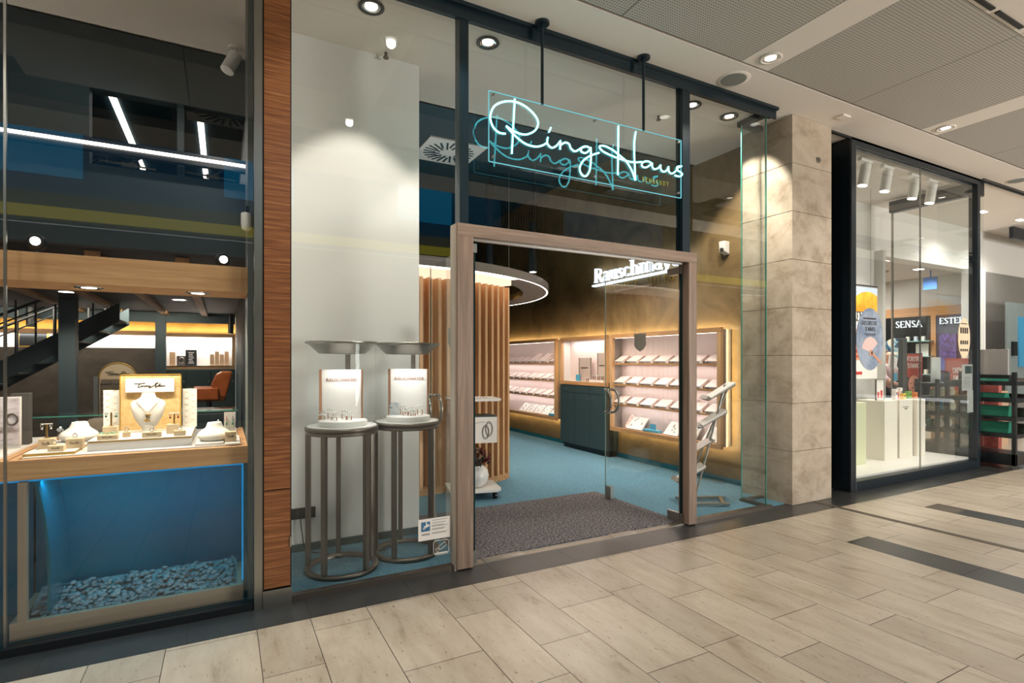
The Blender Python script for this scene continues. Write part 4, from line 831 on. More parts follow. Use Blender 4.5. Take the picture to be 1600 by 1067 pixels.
# blue lit cavity with pebble tray
t = T('pebble_tray', 'long shallow wooden tray of white pebbles in blue light under the counter', 'tray', (-.4, 3.7, .02))
pale = mat('pale_tray_wood', (150, 134, 116), .5)
for a in ((-.93, .10, 3.5, 3.53, .02, .11), (-.93, .10, 3.88, 3.91, .02, .11)): G().box(*a, .002).obj('rail', pale, t)
for a in ((-.93, -.89, 3.53, 3.88, .02, .11), (.07, .10, 3.53, 3.88, .02, .11)): G().box(*a, .002).obj('end_rail', pale, t)
G().prism([(3.53, .02), (3.88, .02), (3.88, .150), (3.53, .045)], lambda a, b: (-.89, a, b), lambda a, b: (.07, a, b)).obj('pebble_bed', M['pebble'], t)
g = G(); rnd = random.Random(5)
ico = [(math.cos(k*PI/3)*math.cos(e_), math.sin(k*PI/3)*math.cos(e_), math.sin(e_)) for e_ in (-.6, .6) for k in range(6)]+[(0, 0, -1), (0, 0, 1)]
icf = [(k, (k+1) % 6, 6+(k+1) % 6, 6+k) for k in range(6)]+[(12, (k+1) % 6, k) for k in range(6)]+[(13, 6+k, 6+(k+1) % 6) for k in range(6)]
for i in range(620):
    x = rnd.uniform(-.87, .05); y = rnd.uniform(3.55, 3.86); z = .052+(y-3.53)*.30+rnd.uniform(-.004, .014); r = rnd.uniform(.014, .026)
    mt = Matrix.Translation((x, y, z)) @ Matrix.Rotation(rnd.uniform(0, 6.28), 4, 'Z') @ Matrix.Rotation(rnd.uniform(-.5, .5), 4, 'X') @ Matrix.Diagonal((r, r*.75, r*.45, 1))
    g.add([mt @ Vector(v) for v in ico], icf, True)
tag(g.obj('white_pebbles', M['pebble']), 'bed of white pebbles in blue light in the wooden tray', 'pebbles', kind='stuff')
t = T('blue_niche', 'glossy blue lined niche under the left counter', 'display niche', (-.4, 3.95, 0))
G().box(-.93, .12, 3.93, 3.95, .0, .81).obj('back_panel', M['blue'], t); G().box(.102, .122, 3.53, 3.93, .0, .81).obj('side_panel', M['blue'], t)
G().box(-.93, .12, 3.5, 3.93, .0, .02).obj('base', M['blue'], t)
G().box(-.90, -.865, 3.505, 3.54, .11, .80).obj('front_post', pale, t)
g = G(); pts = [(-.855, .80), (-.84, .74), (-.815, .6), (-.80, .45), (-.795, .3), (-.795, .12)]
for a, b in zip(pts[:-1], pts[1:]): g.add([(a[0], 3.55, a[1]), (a[0]+.014, 3.55, a[1]), (b[0]+.014, 3.55, b[1]), (b[0], 3.55, b[1]), (a[0], 3.92, a[1]), (a[0]+.014, 3.92, a[1]), (b[0]+.014, 3.92, b[1]), (b[0], 3.92, b[1])], [(0, 1, 2, 3), (7, 6, 5, 4), (0, 4, 5, 1), (1, 5, 6, 2), (2, 6, 7, 3), (3, 7, 4, 0)])
g.obj('curved_divider', M['blue'], t)
G().box(-3.2, .10, 3.545, 3.56, .795, .805).box(.092, .10, 3.545, 3.56, .12, .80).obj('blue_led', M['blueled'], t)
area('blue_light', (-.4, 3.62, .78), (0, .25, -1), 1.0, .04, 3.4, (.0, .66, 1)); area('blue_light', (-2.1, 3.62, .78), (0, .25, -1), 1.8, .04, 4, (.02, .6, 1))
S('wall_niche_back', G().box(-3.2, -.94, 3.93, 3.95, 0, .81), M['blue'])
G_blue = None

# ---- jewellery on the counter
def script(g, org, length, h, r, nrm=None):
    # joined handwriting: tall T, small loops, tall S, small loops
    pts = [(0, .8), (.34, .95), (.2, .85), (.12, .1), (.18, .0), (.24, .4), (.25, .1), (.3, .35), (.33, .1), (.36, .4), (.38, .1), (.42, .4), (.44, .1), (.48, .35), (.5, .1), (.46, -.2), (.56, .1), (.76, .95), (.68, .9), (.66, .6), (.7, .3), (.66, .05), (.72, .05), (.77, .4), (.78, .1), (.82, .9), (.82, .1), (.87, .3), (.86, .1), (.91, .35), (.92, .15), (1, .3)]
    o = Vector(org); g.tube(spline([o+Vector((a*length, 0, b*h)) for a, b in pts], 4), r*1.5, 5); return g
def jbox(x, y, z, w_, d_, h, label, m='cream', writing=True, rz=0):
    t = T('jewellery_box', label, 'jewellery box', (x, y, z), 'cream display boxes')
    G().box(x-w_/2, x+w_/2, y-d_/2, y+d_/2, z, z+h, .002).obj('block', M[m], t)
    if writing: g = G(); script(g, (x-w_*.3, y-d_/2-.001, z+h*.45), w_*.6, h*.25, .0006); g.obj('print', M['dsteel'], t)
    return t
def tstand(x, y, z, h, label, stone=None, w_=.05):
    t = T('earring_stand', label, 'earring stand', (x, y, z), 'gold earring stands')
    G().box(x-.004, x+.004, y-.003, y+.003, z, z+h).box(x-.012, x+.012, y-.01, y+.01, z, z+.003).obj('post', M['gold'], t); G().box(x-w_/2, x+w_/2, y-.003, y+.003, z+h, z+h+.005).obj('crossbar', M['velvet'], t)
    for sx in (-1, 1):
        g = G(); q = Vector((x+sx*(w_/2-.006), y-.004, z+h-.008)); g.tube([q+Vector((.006*math.cos(2*PI*k/10), 0, .006*math.sin(2*PI*k/10))) for k in range(10)], .0016, 5, True); g.ball(q+Vector((0, 0, -.014)), .006, 6)
        g.obj('earring', mat('stone', stone, .2) if stone else M['silver'], t)
    return t
def flat(name, x0, x1, y0, y1, z0, z1, label, cat, top='white', edge='brass', grp=None):
    t = T(name, label, cat, ((x0+x1)/2, (y0+y1)/2, z0), grp); G().box(x0, x1, y0, y1, z0, z1-.003).obj('edge', M[edge], t); G().box(x0+.001, x1-.001, y0+.001, y1-.001, z1-.003, z1).obj('top', M[top], t); return t
flat('display_plinth', -.645, -.165, 3.62, 4.18, .916, .962, 'stepped white plinth with a gold edge under the jewellery centrepiece', 'plinth', 'white', 'paper')
G2 = flat('gold_board', -.645, -.165, 3.615, 4.185, .962, .972, 'thin gold edged board on top of the white plinth', 'board')
Z = .972
t = T('brand_card', 'large golden upright display card with Thomas Sabo script behind the necklace bust', 'display card', (-.4, 4.1, Z))
G().box(-.565, -.245, 4.08, 4.10, Z, Z+.345).obj('panel', noisy('gold_fabric', [(.4, (206, 170, 110)), (.6, (222, 188, 130))], (1, 1, 1), 40, 4, .6), t)
G().box(-.568, -.562, 4.075, 4.10, Z, Z+.348).box(-.248, -.242, 4.075, 4.10, Z, Z+.348).box(-.568, -.242, 4.075, 4.10, Z+.342, Z+.348).obj('gold_frame', M['brass'], t)
G().box(-.535, -.28, 4.05, 4.08, Z+.235, Z+.32, .002).obj('name_block', M['velvet'], t)
g = G(); script(g, (-.49, 4.048, Z+.268), .165, .026, .0016); g.obj('script_print', M['ringset'], t)
for x0, x1, y, lb in ((-.655, -.572, 4.16, 'left'), (-.238, -.158, 4.05, 'right')):
    t = T('pattern_card', '%s cream card with a lattice of small winged marks beside the golden card' % lb, 'display card', (x0, y, .972))
    z0 = .972 if lb == 'left' else .972; y = 4.12
    G().box(x0, x1, y, y+.012, z0, z0+.25).obj('panel', M['velvet'], t); g = G()
    for i in range(6):
        for j in range(2):
            px = x0+.02+.04*j+(.02 if i % 2 else 0)*0; pz = z0+.03+.04*i+(.02*j)
            g.bar((px-.007, y-.001, pz), (px, y-.001, pz-.004), .001, .0018).bar((px+.007, y-.001, pz), (px, y-.001, pz-.004), .001, .0018).bar((px, y-.001, pz-.004), (px, y-.001, pz-.009), .001, .0018)
            g.bar((px, y-.001, pz-.004), (px+(.04 if j == 0 else -.04), y-.001, pz+.016), .0004, .0006)
    g.obj('lattice_print', M['brass'], t)
def bust(c, s, label, tall=True):
    t = T('necklace_bust', label, 'necklace bust', c, 'white necklace busts')
    if tall: secs = [(0, .03, .03, 0), (.008, .034, .034, 0), (.02, .028, .02, 0), (.05, .05, .026, -.004), (.09, .07, .03, -.008), (.13, .083, .032, -.008), (.16, .089, .033, -.004), (.178, .088, .034, 0), (.19, .078, .034, .004), (.2, .055, .032, .006), (.21, .04, .03, .008), (.228, .034, .028, .008), (.236, .032, .026, .008), (.238, .02, .016, .008)]
    else: secs = [(0, .06, .055, 0), (.008, .075, .07, 0), (.02, .088, .08, 0), (.034, .092, .082, 0), (.05, .082, .07, .004), (.064, .062, .052, .01), (.078, .046, .04, .014), (.1, .038, .034, .016), (.106, .036, .032, .016), (.108, .02, .018, .016)]
    G().loft([(a*s, b*s, d*s, e*s) for a, b, d, e in secs], 32, c).obj('form', M['velvet'], t); return t
b1 = bust((-.405, 3.93, Z), 1, 'tall white velvet bust wearing a gold pendant in the centre of the plinth')
t = T('necklace', 'gold chain with a clustered pendant on the tall white bust', 'necklace', (-.405, 3.9, 1.14))
g = G(); bx_, by_ = -.405, 3.93
g.tube(spline([(bx_-.062, by_-.012, Z+.196), (bx_-.05, by_-.03, Z+.178), (bx_-.025, by_-.042, Z+.145), (bx_, by_-.044, Z+.122), (bx_+.025, by_-.042, Z+.145), (bx_+.05, by_-.03, Z+.178), (bx_+.062, by_-.012, Z+.196)], 6), .0016, 6); g.obj('chain', M['gold'], t)
g = G()
for i in range(12): g.ball((bx_+rnd.uniform(-.014, .014), by_-.046, Z+.11-rnd.uniform(0, .045)), rnd.uniform(.004, .008), 6)
g.obj('pendant', M['gold'], t); g = G()
for i in range(5): g.ball((bx_+rnd.uniform(-.012, .012), by_-.052, Z+.108-rnd.uniform(0, .02)), .004, 6)
g.obj('dark_stones', M['ringset'], t)
bust((-.755, 4.02, .93), 1.05, 'low white shoulder bust with silver rings on the left board', False)
bust((-.05, 3.69, .93), 1.0, 'low round white bust at the right end of the counter', False)
flat('gold_board', -.90, -.69, 3.58, 4.12, .916, .93, 'low gold edged white board at the left of the counter', 'board')
flat('white_board', -.145, .0, 3.56, 3.9, .916, .93, 'white board under the low round bust on the right', 'board', 'white', 'velvet')
flat('white_board', .005, .085, 3.53, 3.9, .916, .925, 'small white board at the far right end of the counter', 'board', 'white', 'velvet')
jbox(-.842, 3.76, .93, .066, .06, .055, 'cream cube box carrying a silver earring stand on the left board'); jbox(-.775, 3.635, .93, .066, .05, .03, 'low cream box at the front of the left board'); jbox(-.715, 3.72, .93, .075, .05, .052, 'wide cream box at the right edge of the left board')
tstand(-.845, 3.76, .985, .075, 'gold earring stand with silver hoops on the leftmost cube box')
jbox(-.575, 3.83, Z, .068, .06, .056, 'tall cream box with the green earring stand on the plinth', writing=False); tstand(-.572, 3.83, Z+.056, .078, 'earring stand with green stone drops at the left of the plinth', (20, 90, 60), .06)
jbox(-.56, 3.66, Z, .092, .05, .026, 'flat cream box topped with green leaves at the front left of the plinth')
q = T('green_sprig', 'pale green leafy sprig lying on the flat cream box', 'sprig', (-.56, 3.66, Z+.026)); g = G()
for i in range(50):
    c_ = Vector((-.56+rnd.uniform(-.04, .04), 3.66+rnd.uniform(-.018, .018), Z+.026+rnd.uniform(.002, .012))); a_ = rnd.uniform(0, 6.28); g.add([c_+Vector((.006*math.cos(a_), .006*math.sin(a_), 0)), c_+Vector((-.002*math.sin(a_), .002*math.cos(a_), .004)), c_-Vector((.006*math.cos(a_), .006*math.sin(a_), 0)), c_+Vector((.002*math.sin(a_), -.002*math.cos(a_), .001))], [(0, 1, 2, 3)])
g.obj('leaves', mat('mint_leaf', (120, 180, 150), .6), q)
jbox(-.487, 3.73, Z, .034, .034, .03, 'tiny cream ring cube between the leaf box and the bust', writing=False)
jbox(-.36, 3.665, Z, .09, .05, .03, 'flat cream box in front of the tall bust')
jbox(-.27, 3.80, Z, .06, .05, .056, 'cream box with the red earring stand right of the bust', writing=False); tstand(-.262, 3.80, Z+.056, .06, 'earring stand with dark red studs right of the tall bust', (110, 16, 30), .052)
jbox(-.225, 3.665, Z, .058, .045, .03, 'low cream box with a ring at the right front of the plinth', writing=False)
jbox(.035, 3.62, .925, .06, .05, .06, 'cream box at the right end of the counter'); 
t = T('earring_card', 'tall cream earring card with green and red drops at the right end of the counter', 'display card', (.03, 3.78, .925)); G().box(.0, .062, 3.775, 3.785, .925, 1.085).obj('card', M['velvet'], t)
for i, (x, c_) in enumerate(((.014, (190, 50, 50)), (.048, (40, 50, 90)))):
    g = G(); g.ball((x, 3.772, 1.04), .004, 6).ball((x, 3.772, 1.055), .003, 6); g.obj('earring_stud', mat('stone_%d' % i, c_, .2), t); G().cyl((x, 3.772, 1.03), (x, 3.772, 1.008), .001, .005, 8).obj('green_drop', mat('green_drop', (20, 110, 70), .3), t)
for x, y, z, lb in ((-.72, 3.74, .982, 'on the wide cream box'), (-.79, 3.66, .96, 'on the low box of the left board'), (-.487, 3.73, 1.002, 'on the tiny cream cube'), (-.225, 3.66, 1.002, 'on the low box at the right of the plinth'), (-.36, 3.66, 1.002, 'on the flat box before the tall bust')):
    g = G(); g.tube([(x+.010*math.cos(2*PI*k/16), y, z+.011+.010*math.sin(2*PI*k/16)) for k in range(16)], .0022, 6, True); g.ball((x, y-.002, z+.022), .005, 6)
    tag(g.obj('jewel_ring', M['silver']), 'small ring standing '+lb, 'ring', 'rings on the counter')
t = T('watch_picture', 'white framed picture of a wristwatch at the left edge of the counter', 'picture', (-1.05, 3.95, .92)); x0, x1 = -1.13, -1.0
z0 = .918
G().box(x0, x1, 3.95, 3.965, z0, z0+.285).obj('frame', M['white'], t); G().box(x0+.006, x1-.005, 3.946, 3.95, z0+.02, z0+.278).obj('print', noisy('soft_grey_print', [(.35, (120, 100, 90)), (.5, (210, 200, 205)), (.7, (235, 230, 232))], (1, 1, 3), 5, 3, .5), t)
g = G(); g.tube([(-1.035+.024*math.cos(2*PI*k/20), 3.943, z0+.16+.03*math.sin(2*PI*k/20)) for k in range(20)], .005, 6, True); g.obj('printed_watch', M['dsteel'], t)
tag(G().box(-1.135, -1.06, 3.78, 3.83, .918, .965, .002).obj('black_box', M['black']), 'small black box before the framed watch picture', 'box')
tag(G().box(-1.085, -1.0, 4.10, 4.16, .918, 1.215, .002).obj('upright_display', mat('panel_grey', (74, 70, 66), .6)), 'tall dark grey display panel behind the framed watch picture', 'display panel')
tag(G().loft([(0, .05, .05, 0), (.03, .085, .05, 0), (.08, .08, .04, .01), (.105, .05, .02, .02), (.11, .02, .01, .02)], 20, (-.725, 4.40, .918)).obj('taupe_cushion', M['taupe']), 'taupe watch cushion behind the left shoulder bust', 'cushion')
jbox(-.80, 4.30, .918, .07, .06, .03, 'small dark edged box at the back of the counter', 'taupe', False); tstand(-.80, 4.30, .948, .07, 'tall silver earring stand at the back of the counter')
# second glass counter behind with watches
t = T('glass_showcase', 'low glass watch showcase behind the left counter', 'display case', (-.6, 5.1, 0))
G().box(-1.5, .1, 4.95, 5.3, 0, .72, .003).obj('body', M['void2'], t); G().box(-1.5, .1, 4.95, 5.3, .72, .735).obj('floor_board', M['paper'], t)
for a in ((-1.5, .1, 4.95, 4.956, .735, 1.0), (-1.5, .1, 5.294, 5.3, .735, 1.0), (-1.5, .1, 4.956, 5.294, 1.0, 1.008)): G().box(*a).obj('pane', M['glass2'], t)
G().box(-1.5, .1, 4.948, 4.951, .998, 1.008).box(-.78, -.772, 4.948, 4.951, .735, 1.0).obj('glass_edge', M['glass_edge'], t)
for i in range(9):
    x = -1.4+.17*i; zz = .735+.0; t = T('wristwatch', 'steel wristwatch on a cushion, %s from the left in the rear glass showcase' % (ORD+['ninth'])[i], 'watch', (x, 5.08, zz), 'watches in the rear showcase')
    h = .05+.05*(i % 3); G().loft([(0, .03, .03, 0), (h*.7, .03, .025, 0), (h, .02, .012, 0)], 12, (x, 5.1, zz)).obj('cushion', M['taupe'], t)
    G().cyl((x, 5.06, zz+h+.012), (x, 5.07, zz+h+.02), .021, n=18).obj('case', M['silver'], t); g = G(); g.tube([(x+.005, 5.085+.026*math.cos(2*PI*k/14), zz+h+.0+.026*math.sin(2*PI*k/14)) for k in range(14)], .006, 6, True); g.obj('bracelet', M['silver'], t)
area('rear_case_light', (-.7, 5.12, 1.9), (0, 0, -1), 1.4, .1, 6, (1, .95, .9))

# ================================================================== LEFT SHOP: INTERIOR
MY = 5.6; MZ = 2.36
g = G(); g.box(-8, .22, MY, MY+.12, MZ, 3.04).box(-8, .22, MY, MY+.12, 3.67, 4.42).box(-8, -.985, MY, MY+.12, 3.04, 3.67).box(-.365, -.315, MY, MY+.12, 3.04, 3.67)
S('wall_mezzanine', g, M['void2'])
S('trim_12_bars', G().box(-8, .2, 5.40, 5.46, 3.09, 3.19), M['black'])
S('ceiling_under_mezzanine', G().box(-8, .22, MY, 13.2, MZ-.02, MZ), mat('dark_brown_soffit', (52, 44, 40), .6))
tag(G().cyl((-6, 5.385, 3.14), (.2, 5.385, 3.14), .013, n=10).obj('led_tube', M['led']), 'long horizontal led tube across the dark mezzanine front', 'light tube')
for i, x in enumerate((-1.12, -.26, -2.2)):
    tag(G().box(x-.035, x+.035, 6.4, 10.2, 4.40, 4.42).obj('led_line', M['led2']), ('left', 'right', 'outer')[i]+' linear led light on the dark ceiling behind the mezzanine openings', 'light line')
area('mezz_light', (-.8, 8, 4.3), (0, 0, -1), 1.5, 4, 14, (1, .97, .93))
for x0, x1, lb in ((-.92, -.52, 'left'), (-.30, .1, 'right')):
    t = T('window_closer', 'steel closer arm at the %s mezzanine opening' % lb, 'window closer', (x0, 5.58, 3.05)); G().bar((x0, 5.58, 3.075), (x1, 5.58, 3.055), .012, .012).obj('slide_rail', M['steel'], t)
    G().bar((x0+.2, 5.57, 3.06), (x0+.38, 5.56, 3.2), .012, .016).obj('arm', M['steel'], t); G().box(x0+.16, x0+.26, 5.55, 5.59, 3.045, 3.075).obj('closer_body', M['steel'], t)
for x, lb in ((-2.3, 'leftmost'), (-1.66, 'second'), (-.99, 'third'), (-.335, 'rightmost')):
    tag(G().box(x-.055, x+.055, 5.75, 12.4, MZ-.07, MZ-.02).obj('ceiling_beam', M['oak_y']), '%s pale beam under the dark mezzanine ceiling' % lb, 'beam', 'beams under the mezzanine')
for x, y, lb in ((-1.87, 9.25, 'left'), (-.6, 9.64, 'right'), (-.95, 7.2, 'nearer')):
    t = T('soffit_downlight', '%s round downlight in the dark ceiling under the mezzanine' % lb, 'ceiling light', (x, y, MZ-.02)); G().cyl((x, y, MZ-.02), (x, y, MZ-.026), .11, n=28).obj('trim_ring', M['dsteel'], t); G().cyl((x, y, MZ-.026), (x, y, MZ-.028), .085, n=28).obj('lamp', M['lampface'], t)
    spot('soffit_light', (x, y, MZ-.05), (0, 0, -1), 110, 140, WARM, .6, .08)
for x, y, s_, lb in ((-2.04, 10.2, .1, 'nearer'), (-1.08, 12.46, .085, 'farther')):
    tag(G().box(x-s_, x+s_, y-s_, y+s_, 0, MZ-.02, .004).obj('steel_column', M['void2']), lb+' dark square column under the mezzanine', 'column', kind='structure')
tag(G().box(-8, .2, 12.38, 12.54, 2.16, MZ-.02).obj('steel_beam', M['void2']), 'dark horizontal beam carried by the farther column', 'beam')
LY = 13.0
S('wall_left_shop_back', G().box(-8, .22, LY+.15, LY+.3, 0, 4.42), M['goldwall']); S('wall_left_shop_low', G().box(-8, -1.15, LY-.1, LY+.1, 0, 1.66), M['greywall'])
S('wall_left_shop_side', G().box(-8.2, -8, 3.4, 13.3, 0, 4.42), M['void2'])
t = T('wall_niche', 'oak framed white wall niche with small displays in the left shop', 'wall niche', (-.42, LY, 1.3))
G().box(-1.06, .2, LY+.1, LY+.15, 1.3, 1.94).obj('back_panel', M['paper'], t); G().box(-1.1, .21, LY-.1, LY-.04, 1.90, 1.97).box(-1.1, .21, LY-.1, LY-.04, 1.24, 1.31).obj('frame_rail', M['oak_x'], t); G().box(.15, .21, LY-.1, LY-.04, 1.3, 1.91).box(-1.1, -1.06, LY-.1, LY-.04, 1.3, 1.91).obj('frame_stile', M['oak_z'], t); G().box(-1.06, .15, LY-.1, LY+.1, 1.29, 1.31).obj('shelf', M['white'], t)
t = T('wall_shelf_run', 'long white backed shelf with an oak edge along the ochre wall', 'shelf', (-3, LY, 1.66)); G().box(-6, -1.2, LY+.1, LY+.15, 1.66, 1.93).obj('back_panel', M['paper'], t); G().box(-6, -1.1, LY-.1, LY-.02, 1.92, 2.0).obj('edge', M['oak_x'], t)
area('niche_light', (-2.5, LY-.0, 1.9), (0, .4, -1), 6, .1, 24, (1, .95, .92)); area('niche_light', (-.4, LY, 1.88), (0, .3, -1), 1.2, .1, 10, (1, .95, .92)); area('gold_glow', (-2.5, LY+.05, 2.02), (0, .5, 1), 6, .06, 22, (1, .82, .5))
area('left_shop_light', (-2.2, 11.6, 2.25), (0, .6, -1), 3.5, .4, 45, (1, .88, .7))
for x, w_, h, c_, lb in ((-.93, .1, .28, (214, 178, 140), 'tan display at the left of the white niche'), (-.77, .17, .2, (92, 82, 76), 'dark card with a heart necklace in the white niche'), (-.6, .2, .33, (38, 38, 40), 'black poster card in the white niche'), (.0-.08, .36, .3, (222, 186, 150), 'group of tan display blocks in the white niche')):
    t = T('niche_display', lb, 'display', (x, LY+.02, 1.31)); g = G()
    if w_ > .3:
        for i in range(4): g.box(x-w_/2+i*.09, x-w_/2+i*.09+.08, LY, LY+.05, 1.31, 1.31+h*(.8+.2*((i*3) % 2)))
    else: g.box(x-w_/2, x+w_/2, LY+.02, LY+.04, 1.31, 1.31+h)
    g.obj('block', mat('disp_%d' % int(c_[0]+h*10), c_, .7), t)
    if w_ == .2: g = G(); [g.box(x-.05+.01*(i % 2), x+.05-.012*(i % 3), LY+.015, LY+.02, 1.36+.035*i, 1.375+.035*i) for i in range(7)]; g.obj('print', M['paper'], t)
    if w_ == .17: g = G(); g.tube([(x+.04*math.cos(2*PI*k/16), LY+.015, 1.42+.06*math.sin(2*PI*k/16)) for k in range(16)], .006, 6, True); g.obj('necklace', M['silver'], t)
t = T('low_cabinet', 'dark petrol cabinet under the white niche in the left shop', 'cabinet', (-.4, LY-.2, 0)); G().box(-1.1, .21, LY-.45, LY-.12, .0, 1.24).obj('body', M['tealcab'], t)
for i in range(3): d = G().box(-1.09+.43*i, -.67+.43*i, LY-.465, LY-.45, .02, 1.22, .002).obj('door', M['tealcab'], t); G().cyl((-.7+.43*i, LY-.465, 1.0), (-.7+.43*i, LY-.485, 1.0), .014).obj('knob', M['steel'], d)
t = T('hanging_lamp', 'black tube lamp hanging by the right end of the ochre wall', 'ceiling light', (.12, 12.3, 2.0)); G().cyl((.12, 12.2, 1.95), (.12, 12.2, 2.34), .05, n=20).obj('body', M['black'], t)
t = T('hanging_lamp', 'black tube lamp seen behind the stair railing', 'ceiling light', (-2.9, 12.2, 2.0)); G().cyl((-2.95, 12.2, 2.0), (-2.95, 12.2, 2.34), .07, n=20).obj('body', M['black'], t)
t = T('wall_mirror', 'dark framed mirror on the white shelf behind the stair railing', 'mirror', (-3.1, LY, 1.67)); G().box(-3.35, -2.9, LY+.04, LY+.08, 1.67, 2.0).obj('frame', M['brass'], t); G().box(-3.32, -2.93, LY+.035, LY+.04, 1.69, 1.98).obj('glass', M['black'], t)
# staircase
t = T('staircase', 'dark steel staircase rising to the right towards the mezzanine', 'staircase', (-3, 11, 0)); sl = (2.262-1.395)/(2.983-1.634)
for y, lb in ((10.75, 0), (11.75, 1)):
    xA, xB = -5.1, -1.5; zA, zB = 2.262+sl*(xA+1.634), 2.262+sl*(xB+1.634)
    G().prism([(xA, zA), (xB, zB), (xB, zB-.3), (xA, zA-.34)], lambda a, b: (a, y, b), lambda a, b: (a, y+.05, b)).obj('stringer', M['void2'], t)
    G().tube([(xA, y+.025, zA+.92), (-2.35, y+.025, 2.262+sl*(-2.35+1.634)+.42+.2)], .022, 8).obj('handrail', M['black'], t); G().tube([(xA, y+.025, zA+.78), (-2.45, y+.025, 2.262+sl*(-2.45+1.634)+.5)], .012, 6).obj('handrail', M['black'], t)
    for i in range(15):
        x = -4.9+.235*i; zb_ = 2.262+sl*(x+1.634)
        if zb_+.02 < 2.3: G().box(x-.012, x+.012, y+.012, y+.038, zb_-.02, min(zb_+.9, 2.33)).obj('baluster', M['black'], t)
for i in range(13):
    x = -5.0+.27*i; z = 2.262+sl*(x+1.634)-.1; G().box(x, x+.27, 10.8, 11.75, z-.03, z).obj('tread', M['void2'], t)
# arch display with drawers
t = T('arch_display', 'cream arched display stand with small drawers behind the golden card', 'display stand', (-1.13, 8, 0))
P_ = [(-.18, 0), (.18, 0)]+[(.18*math.cos(PI*k/14), 1.20+.18*math.sin(PI*k/14)) for k in range(15)]
G().prism(P_, lambda a, b: (-1.13+a, 8.0, b), lambda a, b: (-1.13+a, 8.06, b)).obj('arch_panel', mat('arch_cream', (214, 192, 160), .7), t)
G().tube([(-1.13+a*1.03, 8.0, b) for a, b in P_[2:]], .008, 6).obj('arch_edge', M['brass'], t)
g = G(); script(g, (-1.25, 7.99, 1.24), .24, .04, .002); g.obj('script_print', M['dsteel'], t)
for r in range(8):
    for c in range(3):
        d = G().box(-1.29+.108*c, -1.19+.108*c, 7.97, 8.0, 1.13-.07*r, 1.185-.07*r, .002).obj('drawer', M['taupe'], t)
G().box(-1.36, -1.32, 7.96, 8.02, 0, 1.22).obj('side_strip', mat('strip_grey', (120, 124, 124), .6), t)
# armchair on a plinth
q = tag(G().box(-.5, .12, 8.2, 8.9, 0, .70, .004).obj('seating_plinth', M['void2']), 'dark plinth under the brown leather armchair', 'plinth')
t = T('leather_armchair', 'cognac brown leather armchair with a leaning back in the left shop', 'armchair', (-.15, 8.5, .70))
G().box(-.40, .02, 8.32, 8.82, .86, .98, .03).obj('seat', M['leather'], t)
P_ = [(-.06, .93), (.02, .9), (.10, 1.22), (.10, 1.26), (-.03, 1.26), (-.10, 1.22), (-.16, 1.08)]
G().prism(P_, lambda a, b: (a, 8.30, b), lambda a, b: (a, 8.84, b)).obj('backrest', M['leather'], t, .02)
for y in (8.27, 8.79): G().box(-.38, -.06, y, y+.08, .88, 1.045, .02).obj('armrest', M['leather'], t)
G().cyl((-.18, 8.57, .70), (-.18, 8.57, .88), .03).cyl((-.18, 8.57, .70), (-.18, 8.57, .72), .2, n=28).obj('pedestal', M['black'], t)
spot('armchair_light', (-.3, 7.9, 2.2), (.1, .4, -1), 25, 70, WARM, .6, .05)
# devices by the column
t = T('bullet_sensor', 'white bullet shaped sensor on the dark post beside the wood column', 'sensor', (.136, 3.45, 2.2)); G().loft([(-.05, .012, .012, 0), (-.04, .026, .026, 0), (-.02, .03, .03, 0), (.045, .03, .03, 0), (.05, .026, .026, 0)], 20, (.115, 3.46, 2.2)).obj('body', M['white'], t); G().box(.11, .128, 3.45, 3.47, 2.25, 2.29).obj('bracket', M['black'], t)
t = T('ceiling_spot', 'white adjustable spotlight on the ceiling left of the wood column', 'spotlight', (.074, 4.66, 3.8)); G().cyl((.074, 4.66, 3.8), (.074, 4.66, 3.785), .05, n=24).cyl((.074, 4.66, 3.785), (.074, 4.66, 3.72), .012).obj('base', M['white'], t)
G().cyl((.08, 4.66, 3.745), (.02, 4.63, 3.60), .048, n=24).obj('head', M['white'], t)

# ================================================================== RIGHT SHOP (PERFUMERY)
t = tag(T('window_8', 'black framed box show window of the perfumery', 'shop window', (7.3, 3.44, 0)), kind='structure')
bx0, bx1 = 5.915, 8.80
G().box(bx0, bx0+.085, 3.40, 3.50, 0, 3.80).box(bx1-.075, bx1, 3.40, 3.50, 0, 3.80).obj('frame_upright', M['frame'], t, .003)
G().box(bx0+.085, bx1-.075, 3.40, 3.50, 3.72, 3.80).obj('frame_head', M['frame'], t, .003); G().box(bx0+.085, bx1-.075, 3.40, 3.50, 0, .105).obj('frame_sill', M['frame'], t, .003)
G().box(bx0, bx0+.05, 3.50, 4.6, 0, 3.80).obj('side_panel', M['frame'], t); G().box(bx0-.004, bx0+.0, 3.41, 3.415, 0, 3.8).obj('edge_trim', M['steel'], t)
G().box(bx0+.085, 7.37, 3.43, 3.442, .105, 3.72).box(7.378, bx1-.075, 3.43, 3.442, .105, 3.72).obj('front_pane', M['glass'], t); G().box(7.370, 7.378, 3.428, 3.444, .105, 3.72).obj('pane_joint', M['steel'], t)
G().box(8.765, 8.777, 3.50, 4.45, .105, 3.6).obj('side_pane', M['glass'], t); G().box(8.70, 8.80, 3.50, 4.46, 3.60, 3.76).box(8.74, 8.79, 3.5, 4.46, 0, .105).obj('side_header', M['frame'], t)
G().box(8.755, 8.785, 4.44, 4.46, .105, 3.6).obj('side_pane_edge', M['steel'], t)
G().box(bx0+.05, 8.76, 3.5, 4.62, .0, .125).obj('display_floor', M['white'], t)
S('ceiling_perfumery_front', G().box(5.5, 22, 3.42, 4.75, 3.8, 3.9), M['ceil']); S('wall_bulkhead', G().box(5.5, 22, 4.75, 4.95, 3.05, 3.8), M['wall_grey'])
